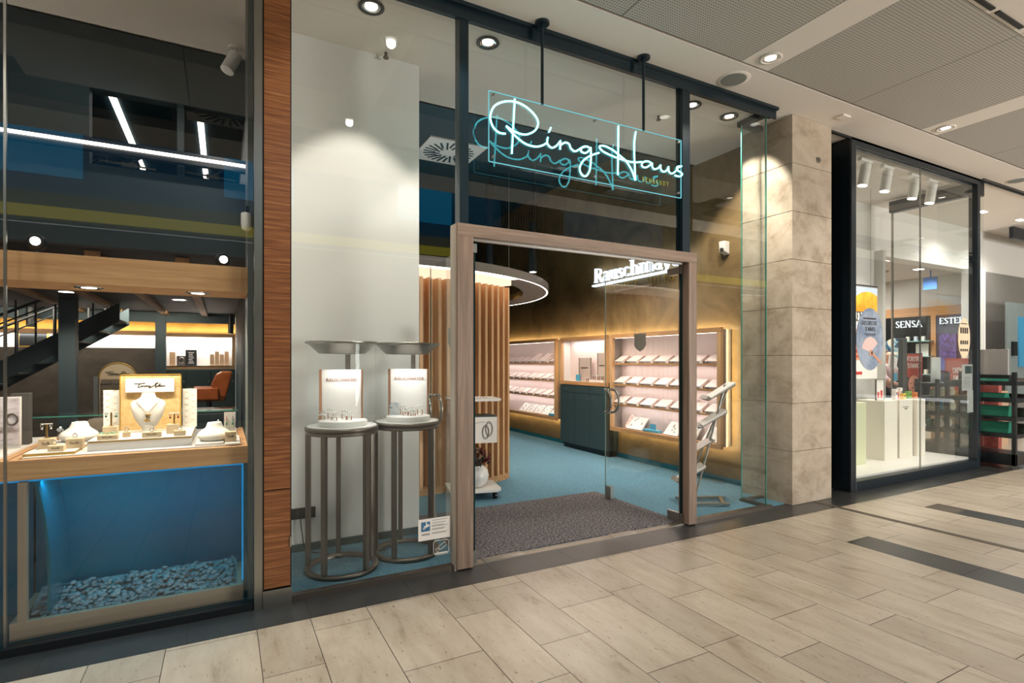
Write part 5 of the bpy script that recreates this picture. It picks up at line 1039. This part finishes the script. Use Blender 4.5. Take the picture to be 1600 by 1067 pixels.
S('ceiling_perfumery', G().box(5.3, 22, 4.95, 14, 3.3, 3.4), M['ceil']); S('wall_perfumery_left', G().box(5.32, 5.5, 3.95, 14, 0, 3.9), M['wall_grey'])
S('wall_display_back', G().box(bx0+.05, 8.62, 4.62, 4.72, .125, 3.05), M['wall_grey']); S('wall_display_pier', G().box(8.62, 8.69, 4.5, 4.74, 0, 3.05), M['wall_grey'])
S('wall_perfumery_right', G().box(14.0, 14.2, 4.9, 14, 0, 3.4), M['wall_grey']); S('wall_perfumery_back', G().box(5.3, 14.2, 13.8, 14, 0, 3.4), M['wall_grey'])
S('trim_20', G().box(5.5, 22, 3.40, 3.42, 3.775, 3.80).box(8.80, 22, 3.36, 3.38, 3.79, 3.80), M['black'])
t = T('track_rail', 'white ceiling light track in the perfumery window', 'light track', (7.5, 3.64, 3.76)); G().box(6.1, 8.6, 3.62, 3.66, 3.765, 3.8).obj('rail', M['white'], t)
for i, x in enumerate((6.60, 7.06, 7.68, 8.10)):
    t = T('track_spotlight', 'white cylindrical track spotlight, %s from the left in the perfumery window' % ORD[i], 'spotlight', (x, 3.64, 3.76), 'track spotlights in the perfumery window')
    G().box(x-.11, x+.11, 3.615, 3.665, 3.72, 3.765, .004).obj('adapter', M['white'], t); G().cyl((x, 3.64, 3.72), (x, 3.64, 3.68), .008).obj('stem', M['white'], t)
    h = G().cyl((x+.015, 3.64, 3.69), (x-.02, 3.66, 3.45), .055, n=26).obj('head', M['white'], t); G().cyl((x-.0202, 3.6601, 3.449), (x-.0205, 3.6605, 3.446), .046, n=24).obj('lamp', M['lampface'], h)
    spot('track_light', (x-.02, 3.66, 3.42), (-.05, .22, -1), 75, 85, (1, .93, .84), .6, .04)
zf = .125; wl = mat('ivory_block', (238, 232, 218), .6); wlg = mat('light_green_block', (214, 218, 182), .6)
for x0, x1, y0, y1, m, lb in ((6.35, 7.04, 3.87, 4.2, wlg, 'pale green tinted square pedestal at the left end of the perfumery window'), (7.47, 7.77, 3.88, 4.22, wl, 'widest ivory pedestal left of centre in the perfumery window'), (7.86, 8.18, 3.90, 4.22, wl, 'ivory pedestal with a small printed name in the perfumery window'), (8.22, 8.42, 3.86, 4.2, wl, 'rightmost ivory pedestal in the perfumery window')):
    t = T('display_pedestal', lb, 'pedestal', ((x0+x1)/2, (y0+y1)/2, zf), 'square pedestals in the perfumery window'); G().box(x0, x1, y0, y1, zf, .89, .004).obj('block', m, t)
    if x0 == 7.86: g = G(); g.box(x0+.08, x1-.1, y0-.001, y0, .79, .797).box(x0+.12, x1-.13, y0-.001, y0, .765, .778).obj('print', M['dsteel'], t)
t = T('perfume_poster', 'tall hanging perfume poster with an orange dome picture', 'poster', (7.9, 4.3, 1.2)); py = 4.3
G().box(7.0, 8.09, py, py+.02, 1.16, 2.43).obj('sheet', M['paper'], t); G().box(7.02, 8.08, py-.003, py, 2.08, 2.42).obj('sky_print', mat('poster_sky', (176, 190, 210), .6), t)
g = G(); g.prism([(7.45, 2.08)]+[(7.85+.4*math.cos(PI*(1-k/14)), 2.08+.28*math.sin(PI*(1-k/14))) for k in range(15)], lambda a, b: (min(a, 8.08), py-.006, b), lambda a, b: (min(a, 8.08), py-.003, b)).obj('orange_dome_print', noisy('orange_print', [(.4, (222, 140, 30)), (.6, (246, 186, 60))], (1, 1, 1), 3, 3, .5), t)
G().box(7.02, 8.05, py-.003, py, 1.42, 1.84).obj('peach_print', noisy('peach_print', [(.4, (238, 150, 110)), (.6, (248, 205, 160))], (1, 1, 1), 3, 3, .5), t)
g = G(); letters(g, 'LENTINO', (7.535, py-.006, 1.95), (1, 0, 0), .13, .003, (0, 1, 0), .055, .025, -.02, xs=.74); g.obj('title_letters', M['ringset'], t)
g = G(); g.box(7.5, 7.72, py-.004, py, 1.22, 1.26).box(7.3, 7.8, py-.008, py-.003, 1.52, 1.56).box(7.4, 7.75, py-.008, py-.003, 1.46, 1.48).obj('small_print', M['red'], t); G().box(7.0, 8.09, py-.01, py+.03, 2.43, 2.45).obj('top_rail', M['steel'], t)
g = G(); g.cyl((7.3, py+.01, 2.44), (7.3, py+.01, 3.8), .003, n=6).cyl((7.95, py+.01, 2.44), (7.95, py+.01, 3.8), .003, n=6).obj('hanging_wires', M['steel'], t)
def oval(cx, cz, rx, rz, m, name, label, parts):
    t = T(name, label, 'sticker', (cx, 3.425, cz)); P = [(rx*math.cos(2*PI*k/40), rz*math.sin(2*PI*k/40)) for k in range(40)]
    G().prism(P, lambda a, b: (cx+a, 3.426, cz+b), lambda a, b: (cx+a, 3.429, cz+b)).obj('disc', m, t); parts(t); return t
def op(t):
    g = G(); c = Vector((6.31, 3.424, 1.50)); pts = [(0, 0)]+[(.17*math.cos(math.radians(a)), .17*math.sin(math.radians(a))) for a in range(35, 166, 10)]
    g.prism(pts, lambda a, b: c+Vector((a, .0015, b)), lambda a, b: c+Vector((a, 0, b))).obj('fan_print', mat('fan_pink', (226, 196, 190), .6), t)
    g = G(); g.bar((6.33, 3.4235, 1.50), (6.52, 3.4235, 1.38), .001, .035).prism([(-.03, -.03), (.03, -.04), (.045, .02), (-.01, .03)], lambda a, b: c+Vector((a, -.001, b)), lambda a, b: c+Vector((a, 0, b))).obj('hand_print', mat('skin_print', (200, 150, 125), .6), t)
    g = G(); g.box(6.18, 6.42, 3.4235, 3.426, 1.865, 1.88); letters(g, 'GRIECHISCHER', (6.13, 3.4235, 1.80), (1, 0, 0), .044, .001, (0, 1, 0), .04, .03, -.1, False); letters(g, 'SOMMER', (6.21, 3.4235, 1.735), (1, 0, 0), .045, .001, (0, 1, 0), .04, .03, -.08, False); g.box(6.2, 6.42, 3.4235, 3.426, 1.70, 1.706).box(6.22, 6.4, 3.4235, 3.426, 1.688, 1.693).obj('print', M['dsteel'], t)
GL['D'] = GL['D']; oval(6.307, 1.645, .262, .345, noisy('blue_grey_print', [(.4, (120, 136, 160)), (.6, (160, 172, 190))], (1, 1, 1), 4, 3, .6), 'oval_sticker', 'large blue grey oval window sticker showing a hand fan', op)
def op2(t):
    g = G()
    for r in range(3):
        for c in range(4):
            h = (.05, .032, .02)[r]; x = 8.325+.055*c; z = (1.76, 1.62, 1.53)[r]; g.box(x, x+.036, 3.4235, 3.426, z, z+h*1.5)
    g.box(8.34, 8.5, 3.4235, 3.426, 1.88, 1.89).obj('print', M['ringset'], t)
oval(8.43, 1.70, .155, .26, mat('cream_oval', (224, 206, 176), .6), 'oval_sticker', 'smaller cream oval window sticker with rows of dark squares', op2)
t = T('info_sheet', 'grey paper notices stuck inside the right edge of the perfumery window', 'notice', (8.6, 3.45, 1.2)); G().box(8.42, 8.70, 3.446, 3.449, 1.02, 1.36).box(8.56, 8.72, 3.446, 3.449, .73, 1.02).obj('sheet', mat('notice_grey', (178, 180, 178), .7), t); G().box(8.5, 8.68, 3.444, 3.446, 1.24, 1.34).obj('dark_print', M['tealcab'], t)
g = G(); [g.box(8.46, 8.64, 3.4445, 3.446, 1.06+.025*i, 1.064+.025*i) for i in range(6)]; g.obj('print_lines', M['dsteel'], t)
# products on the pedestals
def bottle(x, y, z, w_, h, c_, label, cat='perfume bottle', capc='black', grp='perfume bottles in the window'):
    t = T('perfume_bottle', label, cat, (x, y, z), grp); G().box(x-w_/2, x+w_/2, y-w_*.3, y+w_*.3, z, z+h*.7, .004).obj('flacon', mat('flacon_%d%d' % (c_[0], c_[1]), c_, .15), t); G().cyl((x, y, z+h*.7), (x, y, z+h*.78), w_*.15).obj('neck', M['gold'], t); G().box(x-w_*.28, x+w_*.28, y-w_*.25, y+w_*.25, z+h*.78, z+h, .002).obj('cap', M[capc], t)
bottle(6.86, 3.98, .89, .09, .11, (190, 30, 50), 'round red perfume bottle on the pale green pedestal')
t = T('framed_picture', 'framed picture card of pink perfume bottles on the widest ivory pedestal', 'picture', (7.55, 4.0, .89)); G().box(7.50, 7.68, 4.0, 4.012, .89, 1.16).obj('card', M['paper'], t); G().box(7.497, 7.503, 3.995, 4.012, .89, 1.163).box(7.677, 7.683, 3.995, 4.012, .89, 1.163).box(7.497, 7.683, 3.995, 4.012, 1.158, 1.164).obj('frame', M['dsteel'], t)
g = G(); g.box(7.53, 7.57, 3.997, 4, .92, 1.0).box(7.60, 7.645, 3.997, 4, .92, 1.02).obj('bottle_print', M['red'], t)
tag(G().box(7.5, 7.76, 3.90, 4.0, .89, .9).obj('acrylic_base', M['white']), 'thin white base in front of the framed perfume picture', 'base')
cs = [((7.90, 3.98), .05, .14, (240, 236, 230), 'tall white perfume carton at the left of the printed pedestal'), ((8.0, 4.02), .07, .1, (222, 96, 90), 'coral perfume carton on the printed pedestal'), ((8.06, 3.96), .06, .08, (232, 200, 90), 'yellow perfume carton on the printed pedestal'), ((8.14, 4.04), .05, .15, (240, 236, 230), 'tall white perfume carton between the two right pedestals'), ((8.28, 4.0), .07, .1, (120, 168, 80), 'green perfume carton on the rightmost pedestal'), ((8.36, 3.96), .06, .085, (226, 130, 70), 'orange perfume carton on the rightmost pedestal')]
for (x, y), w_, h, c_, lb in cs:
    t = T('perfume_carton', lb, 'perfume box', (x, y, .89), 'perfume cartons in the window'); G().box(x-w_/2, x+w_/2, y-.025, y+.025, .89, .89+h, .002).obj('carton', mat('carton_%d%d' % (c_[0], c_[2]), c_, .6), t); G().box(x-w_*.2, x+w_*.2, y-.028, y-.025, .89+h*.5, .89+h*.7).obj('label', M['ringset'], t)
# black promo racks
def rack(x0, x1, y0, y1, h, zs, label):
    t = T('promotion_rack', label, 'display rack', ((x0+x1)/2, (y0+y1)/2, 0), 'black promotion racks')
    for x in (x0, x1-.045):
        for y in (y0, y1-.045): G().box(x, x+.045, y, y+.045, .05, h+.08, .002).obj('upright', M['black'], t)
    for z in zs: G().box(x0-.02, x1+.03, y0-.015, y1, z-.055, z, .003).obj('shelf', M['black'], t)
    G().box(x0, x1, y0, y1, .05, .20, .003).obj('base', M['black'], t)
    for x in (x0+.03, x1-.05):
        for y in (y0+.03, y1-.03): G().cyl((x, y, .026), (x+.02, y, .026), .025, n=14).obj('castor', M['steel'], t)
    return t
rack(8.98, 9.42, 3.10, 3.88, 1.18, (.46, .68, .92, 1.14), 'black promotion rack with green boxes outside the perfumery window')
rack(9.2, 10.1, 4.05, 4.36, 1.06, (.42, .66, .88, 1.08), 'black shelving unit seen through the perfumery window')
for x0, x1, y, z0, z1, lb in ((9.02, 9.05, (3.16, 3.5), 1.19, 1.57, 'nearer grey header board on top of the promotion rack'),):
    tag(G().box(9.1, 9.13, 3.22, 3.52, 1.22, 1.56, .004).obj('header_board', mat('header_grey', (168, 164, 162), .4)), lb, 'board'); tag(G().box(9.06, 9.17, 3.19, 3.55, 1.14, 1.22, .003).obj('black_plinth', M['black']), 'black foot of the grey header board on the promotion rack', 'base')
tag(G().box(9.3, 9.56, 4.18, 4.2, 1.08, 1.46, .004).obj('header_board', mat('header_pale', (196, 202, 198), .4)), 'pale header board on the shelving unit behind the glass', 'board')
for i, (z, a, b) in enumerate(((1.14, 3.2, 3.5), (.92, 3.24, 3.5), (.68, 3.2, 3.52), (.46, 3.2, 3.52))):
    lv = ('top', 'second', 'third', 'lowest')[i]
    g = G(); hh = (.05, .06, .13, .14)[i]; g.prism([(-.08, 0), (.08, 0), (.05, hh), (-.05, hh)], lambda p, q: (9.12+p, a, z+q), lambda p, q: (9.12+p, b, z+q)); tag(g.obj('gift_box', M['green']), 'sea green gift box on the %s shelf of the promotion rack' % lv, 'gift box', 'green gift boxes on the rack')
    g = G(); g.prism([(-.06, 0), (.06, 0), (.03, hh*.8), (-.03, hh*.8)], lambda p, q: (9.36+p, 3.13, z+q), lambda p, q: (9.36+p, 3.3, z+q)); tag(g.obj('grey_box', M['dsteel']), 'grey sloped box at the right end of the %s shelf of the promotion rack' % lv, 'box', 'grey boxes on the rack')
rnd = random.Random(9)
for i, (x, z, r, lb) in enumerate(((9.36, .88, .07, 'left one'), (9.58, .88, .085, 'middle one'), (9.82, .88, .095, 'right one'), (9.34, .66, .1, 'left one'), (9.85, .66, .09, 'right one'), (9.5, .42, .08, 'left one'), (9.75, .42, .08, 'right one'))):
    t = tag(G().loft([(0, r*.8, r*.6, 0), (r*.5, r*1.05, r*.75, 0), (r*1.2, r*.8, r*.6, 0), (r*1.5, r*.5, r*.35, 0), (r*1.75, r*.75, r*.4, 0), (r*1.8, r*.2, r*.1, 0)], 16, (x, 4.18, z)).obj('gift_bag', noisy('straw_%d' % i, [(.35, (110, 104, 84)), (.55, (190, 182, 156)), (.7, (230, 226, 210))], (1, 1, 3), 40, 5, .8)), 'straw coloured wrapped gift bag, %s on the %s shelf behind the glass' % (lb, {.88: 'upper', .66: 'middle', .42: 'lower'}[z]), 'gift bag', 'wrapped gifts on the shelving unit')
tag(G().box(9.5, 9.72, 4.22, 4.26, .66, .80, .002).obj('blue_box', M['blue']), 'blue patterned box behind the gift bags on the middle shelf', 'box'); tag(G().box(9.45, 9.9, 4.26, 4.32, .42, .52, .002).obj('green_tray', M['green']), 'long green tray on the lower shelf behind the glass', 'tray')
# perfumery interior: brand wall
S('wall_brand_header', G().box(13.9, 14, 5.0, 9.2, 2.42, 2.62).box(13.9, 14, 6.17, 6.27, 0, 2.42), M['oak_y'])
dk = mat('brand_black', (16, 20, 24), .3)
for y0, y1, txt, h, lb, yy in ((6.28, 7.45, 'SENSA', .15, 'black perfume brand wall with white letters SENSA', 6.98), (4.98, 6.16, 'ESTEE L', .13, 'dark blue perfume brand wall with white letters ESTEE L', 6.1)):
    t = T('brand_wall', lb, 'display wall', (13.9, (y0+y1)/2, 0), 'perfume brand walls'); G().box(13.9, 13.96, y0, y1, 0, 2.42).obj('panel', dk if txt == 'SENSA' else mat('brand_blue', (34, 46, 78), .4), t)
    g = G(); letters(g, txt, (13.88, yy, 2.18 if txt == 'SENSA' else 2.22), (0, -1, 0), h, .02, (1, 0, 0), .075, .045, .03); g.obj('lit_letters', emis('white_sign_letters', (240, 242, 245), 1.6), t)
    if txt == 'SENSA':
        for z in (1.1, 1.5, 1.84): G().box(13.7, 13.9, 6.2, 6.9, z, z+.02).obj('glass_shelf', mat('lit_shelf', (150, 190, 185), .3), t)
        G().cyl((13.88, 6.98, 1.68), (13.86, 6.98, 1.68), .26, n=36).obj('round_picture', blotch('blue_wave', [(.42, (40, 70, 100)), (.5, (110, 160, 185)), (.6, (225, 220, 200))], 5), t)
        G().box(13.87, 13.89, 6.3, 6.55, 1.52, 1.8).obj('shelf_graphic', M['paper'], t)
    else:
        G().box(13.86, 13.89, 5.36, 5.66, 1.25, 2.0).obj('lit_panel', emis('pale_blue_screen', (190, 215, 250), 1.3), t); G().box(13.86, 13.89, 5.78, 6.08, 1.2, 2.0).obj('violet_panel', blotch('violet_print', [(.4, (40, 44, 110)), (.6, (90, 90, 180))], 12), t)
for i, (y, z, c_) in enumerate(((6.3, 1.12, (230, 220, 200)), (6.42, 1.12, (200, 200, 210)), (6.55, 1.12, (240, 236, 230)), (6.7, 1.12, (190, 160, 120)), (6.35, 1.86, (225, 225, 220)), (6.5, 1.86, (200, 210, 220)), (6.66, 1.86, (235, 230, 215)))):
    tag(G().box(13.74, 13.8, y-.03, y+.03, z, z+.1, .003).obj('cream_jar', mat('jar_%d' % i, c_, .4)), 'pale cosmetics jar, %s on the %s shelf of the black brand wall' % (ORD[i % 4 if z < 1.5 else i-4]+' from right', 'lower' if z < 1.5 else 'upper'), 'jar', 'jars on the brand wall')
t = T('beauty_poster', 'red poster reading FOREVER SUMMER with a face behind a hand', 'poster', (10.93, 5.2, 0))
G().box(10.62, 11.24, 5.2, 5.23, .0, 1.55).obj('panel', M['black'], t); G().box(10.65, 11.22, 5.19, 5.2, 1.12, 1.53).obj('red_field', mat('poster_red', (150, 58, 44), .6), t)
g = G(); letters(g, 'FOREVER', (10.55, 5.185, 1.36), (1, 0, 0), .085, .004, (0, 1, 0), .07, .06, .08, False) if False else None
F_ = {'F': (.62, [('t', [(.14, 0), (.14, 1)]), ('n', [(.14, .96), (.58, .96)]), ('n', [(.14, .5), (.48, .5)])], [])}; GL.update(F_)
g = G(); letters(g, 'FOREVER', (10.69, 5.182, 1.40), (1, 0, 0), .085, .006, (0, 1, 0), .06, .06, .1, False); letters(g, 'SUMMER', (10.70, 5.182, 1.28), (1, 0, 0), .085, .006, (0, 1, 0), .06, .06, .1, False); g.obj('white_letters', M['paper'], t)
skin = mat('poster_skin', (196, 138, 112), .6)
g = G(); P = [(10.93+.19*math.cos(2*PI*k/24), .98+.17*math.sin(2*PI*k/24)) for k in range(24)]; g.prism(P, lambda a, b: (a, 5.188, b), lambda a, b: (a, 5.2, b))
g.obj('face_print', skin, t); g = G()
for i in range(4): g.bar((10.75+.05*i, 5.184, .62), (10.66+.11*i, 5.184, .9), .004, .035)
g.bar((10.8, 5.184, .46), (10.84, 5.184, .68), .004, .18).obj('hand_print', mat('poster_hand', (214, 160, 134), .6), t)
g = G(); g.box(10.78, 10.84, 5.183, 5.188, 1.0, 1.012).box(10.92, 10.98, 5.183, 5.188, 1.03, 1.042).box(10.84, 10.92, 5.183, 5.188, .92, .935).obj('features_print', M['ringset'], t)
t = T('beauty_poster', 'second red poster with letters ORE UMM partly behind the oval sticker', 'poster', (11.3, 4.6, 1.0)); G().box(10.75, 11.55, 4.62, 4.64, .0, 1.45).obj('panel', mat('poster_red2', (150, 62, 50), .6), t)
g = G(); letters(g, 'OREV', (10.95, 4.612, 1.2), (1, 0, 0), .09, .006, (0, 1, 0), .06, .06, .1, False); letters(g, 'UMM', (10.97, 4.612, 1.07), (1, 0, 0), .09, .006, (0, 1, 0), .06, .06, .1, False); g.obj('white_letters', M['paper'], t)
tag(G().box(10.35, 10.48, 5.08, 5.16, .0, 1.8, .004).obj('sensor_post', mat('post_dark', (60, 64, 64), .5)), 'slim dark grey post left of the red poster', 'post')
t = T('white_display', 'white tilted acrylic display left of the slim post', 'display', (10.5, 5.3, 0)); G().bar((10.34, 5.3, 1.42), (10.58, 5.3, 1.36), .02, .2).obj('upper_panel', M['white'], t); G().bar((10.44, 5.3, 1.12), (10.58, 5.3, 1.12), .02, .14).obj('lower_panel', M['cyanbox'], t); G().cyl((10.5, 5.33, 0), (10.5, 5.33, 1.38), .02).obj('pole', M['steel'], t)
# ceiling fittings of the perfumery
for i, (x, y) in enumerate(((11.0, 5.6), (12.6, 5.9), (12.9, 7.4), (11.2, 7.6), (10.0, 6.6), (9.0, 6.0))):
    t = T('ceiling_panel_light', 'small square ceiling light in the perfumery, %s from the window' % ORD[i], 'ceiling light', (x, y, 3.3), 'perfumery ceiling lights'); G().box(x-.09, x+.09, y-.09, y+.09, 3.29, 3.3).obj('trim', M['white'], t); G().box(x-.07, x+.07, y-.07, y+.07, 3.286, 3.29).obj('lamp', M['lampface'], t); spot('perfumery_light', (x, y, 3.25), (0, 0, -1), 110, 140, NEUT, .6, .08)
for i, (x, y) in enumerate(((10.707, 4.112), (11.9, 4.055))):
    t = T('ceiling_panel_light', 'recessed ceiling light just inside the perfumery opening, %s one' % ('nearer', 'farther')[i], 'ceiling light', (x, y, 3.8), 'perfumery ceiling lights'); G().box(x-.1, x+.1, y-.05, y+.05, 3.79, 3.8).obj('trim', M['white'], t); G().box(x-.08, x+.08, y-.035, y+.035, 3.786, 3.79).obj('lamp', M['lampface'], t); spot('perfumery_light', (x, y, 3.75), (0, 0, -1), 90, 140, NEUT, .6, .08)
for i, (x, y) in enumerate(((10.2, 6.0), (12.2, 6.6))):
    t = T('ceiling_grille', '%s round slotted air grille in the perfumery ceiling' % ('nearer', 'farther')[i], 'air vent', (x, y, 3.3)); G().cyl((x, y, 3.3), (x, y, 3.29), .32, n=32).obj('plate', M['steel'], t); g = G(); [g.bar((x+.08*math.cos(a), y+.08*math.sin(a), 3.288), (x+.29*math.cos(a+.15), y+.29*math.sin(a+.15), 3.288), .035, .004) for a in [2*PI*k/16 for k in range(16)]]; g.obj('slots', M['black'], t)
spot('ceiling_spot_light', (0.0, 4.6, 3.58), (-.5, .35, -.5), 22, 120, (1, .95, .88), .6, .05)
tag(G().box(13.0, 13.02, 5.75, 6.0, 2.9, 3.15).box(13.005, 13.015, 5.86, 5.88, 3.15, 3.3).obj('hanging_sign', mat('sign_blue', (60, 110, 180), .5)), 'small blue square sign hanging from the perfumery ceiling', 'sign')
# next display beyond the opening
t = T('far_display_box', 'dark framed display panel at the right edge of the picture', 'display panel', (12.6, 4.3, 0)); G().box(12.3, 14.0, 4.28, 4.34, 3.58, 3.78).obj('header', M['frame'], t); G().box(12.20, 13.4, 4.33, 4.36, .7, 2.45).obj('grey_panel', mat('far_grey', (120, 132, 130), .4), t); G().box(12.62, 13.4, 4.31, 4.33, 1.3, 2.2).obj('blue_print', mat('far_blue', (60, 140, 180), .5), t); G().box(12.35, 12.5, 4.29, 4.33, 1.5, 1.75).obj('black_device', M['black'], t)
S('wall_perfumery_pier', G().box(11.7, 12.1, 4.6, 4.8, 0, 3.05), M['wall_grey']); S('wall_perfumery_screen', G().box(12.1, 14, 4.7, 4.8, 0, 3.05), mat('screen_grey', (130, 128, 122), .7))
t = T('door_rail_box', 'short black header block at the top right of the perfumery window', 'door hardware', (8.87, 3.46, 3.7)); G().box(8.8, 8.96, 3.42, 3.5, 3.6, 3.78).obj('block', M['black'], t)
tag(G().box(8.93, 8.942, 3.42, 3.95, .02, 3.6).obj('glass_screen', M['glass']), 'clear glass pane at the perfumery entrance behind the rack', 'glass pane')
g = G(); g.box(10.2, 10.55, 3.5, 3.55, 0.5, 1.0); 
for i, (x, lb) in enumerate(((10.2, 'nearer'), (11.0, 'farther'))):
    tag(G().box(x, x+.6, 4.1, 4.6, 0, .8+.1*i, .004).obj('sales_table', mat('table_beige_%d' % i, (190, 160, 130), .6)), lb+' beige sales table behind the promotion rack', 'table')
tag(G().box(10.14, 10.25, 3.7, 4.05, .0, 1.22, .004).obj('red_panel', noisy('dull_red_print', [(.4, (140, 62, 56)), (.6, (168, 92, 84))], (1, 1, 1), 6, 3, .6)), 'coral red printed panel behind the promotion rack', 'display panel')
S('wall_pier_left', G().box(5.5, 5.62, 3.45, 3.95, 0, 3.8), M['black'])
# person in the perfumery: leaning forward, pale top, dark trousers
def skinned(name, joints, edges, m, parent, sub=2):
    me = bpy.data.meshes.new(name); me.from_pydata([Vector(j[0]) for j in joints], edges, []); o = bpy.data.objects.new(name, me); COL.objects.link(o)
    mod = o.modifiers.new('skin', 'SKIN'); me.skin_vertices or me.attributes
    if not me.skin_vertices: bpy.context.view_layer.objects.active = o
    for v, j in zip(me.skin_vertices[0].data, joints): v.radius = (j[1], j[1]*(j[2] if len(j) > 2 else 1))
    me.skin_vertices[0].data[0].use_root = True
    s_ = o.modifiers.new('sub', 'SUBSURF'); s_.levels = sub; s_.render_levels = sub
    me.materials.append(m); dg = bpy.context.evaluated_depsgraph_get(); dg.update(); new = bpy.data.meshes.new_from_object(o.evaluated_get(dg)); bpy.data.objects.remove(o)
    new.name = name; r = bpy.data.objects.new(name, new); COL.objects.link(r); [setattr(p, 'use_smooth', True) for p in new.polygons]
    if parent: r.parent = parent; r.location = -Vector(BASE[parent.name])
    return r
px, py_ = 11.12, 5.78
t = T('person', 'person with brown hair in a pale pink top leaning forward in the perfumery', 'person', (px, py_, 0))
J = lambda x, y, z: (px+x, py_+y, z)
skinm = mat('skin', (206, 160, 136), .6)
body = [(J(0, 0, .92), .15), (J(.02, 0, 1.08), .14), (J(.03, -.02, 1.25), .16), (J(.02, -.05, 1.36), .08), (J(-.0, -.08, 1.42), .055), (J(-.02, -.1, 1.5), .09, 1.15), (J(-.03, -.11, 1.58), .075),
        (J(-.17, -.03, 1.30), .065), (J(-.25, -.12, 1.08), .05), (J(-.22, -.32, .98), .036), (J(-.2, -.4, .97), .03), (J(.21, -.03, 1.30), .065), (J(.32, -.1, 1.08), .05), (J(.30, -.3, 1.0), .036), (J(.29, -.38, .99), .03),
        (J(-.1, 0, .85), .1), (J(-.11, -.02, .48), .07), (J(-.11, .02, .09), .045), (J(-.11, -.12, .04), .04), (J(.1, 0, .85), .1), (J(.12, .03, .48), .07), (J(.12, .1, .09), .045), (J(.12, -.04, .04), .04)]
ed = [(0, 1), (1, 2), (2, 3), (3, 4), (4, 5), (5, 6), (2, 7), (7, 8), (8, 9), (9, 10), (2, 11), (11, 12), (12, 13), (13, 14), (0, 15), (15, 16), (16, 17), (17, 18), (0, 19), (19, 20), (20, 21), (21, 22)]
skinned('body', body, ed, skinm, t)
top = [(J(0, 0, .93), .17), (J(.02, 0, 1.08), .16), (J(.03, -.02, 1.24), .178), (J(.02, -.05, 1.34), .09), (J(-.17, -.03, 1.30), .08), (J(-.25, -.12, 1.08), .066), (J(-.235, -.22, 1.03), .055), (J(.21, -.03, 1.30), .08), (J(.32, -.1, 1.08), .066), (J(.31, -.2, 1.04), .055)]
skinned('top', top, [(0, 1), (1, 2), (2, 3), (2, 4), (4, 5), (5, 6), (2, 7), (7, 8), (8, 9)], mat('pale_pink_top', (224, 196, 196), .8), t)
skinned('trousers', [(J(0, 0, .9), .165), (J(-.1, 0, .82), .115), (J(-.11, -.02, .48), .085), (J(-.11, .02, .12), .065), (J(.1, 0, .82), .115), (J(.12, .03, .48), .085), (J(.12, .1, .12), .065)], [(0, 1), (1, 2), (2, 3), (0, 4), (4, 5), (5, 6)], mat('dark_trousers', (34, 38, 46), .8), t)
skinned('hair', [(J(-.03, -.07, 1.6), .085), (J(-.01, -.0, 1.54), .1), (J(.0, .03, 1.44), .08), (J(.01, .03, 1.36), .05)], [(0, 1), (1, 2), (2, 3)], mat('brown_hair', (92, 66, 50), .7), t)
hnd = []
for sx, base_ in ((-1, J(-.2, -.42, .97)), (1, J(.29, -.40, .99))):
    b_ = Vector(base_); jt = [(b_, .022)]; e_ = []
    for k in range(4): off = Vector((-.027+.018*k, -.05, 0)); tip = Vector((-.03+.02*k, -.09+.01*abs(k-1), -.015)); jt += [(b_+off, .0095), (b_+tip, .008)]; e_ += [(0, 1+2*k), (1+2*k, 2+2*k)]
    jt += [(b_+Vector((-sx*.035, -.02, 0)), .01), (b_+Vector((-sx*.05, -.05, -.01)), .008)]; e_ += [(0, 9), (9, 10)]
    skinned('hand', jt, e_, skinm, t, 1)
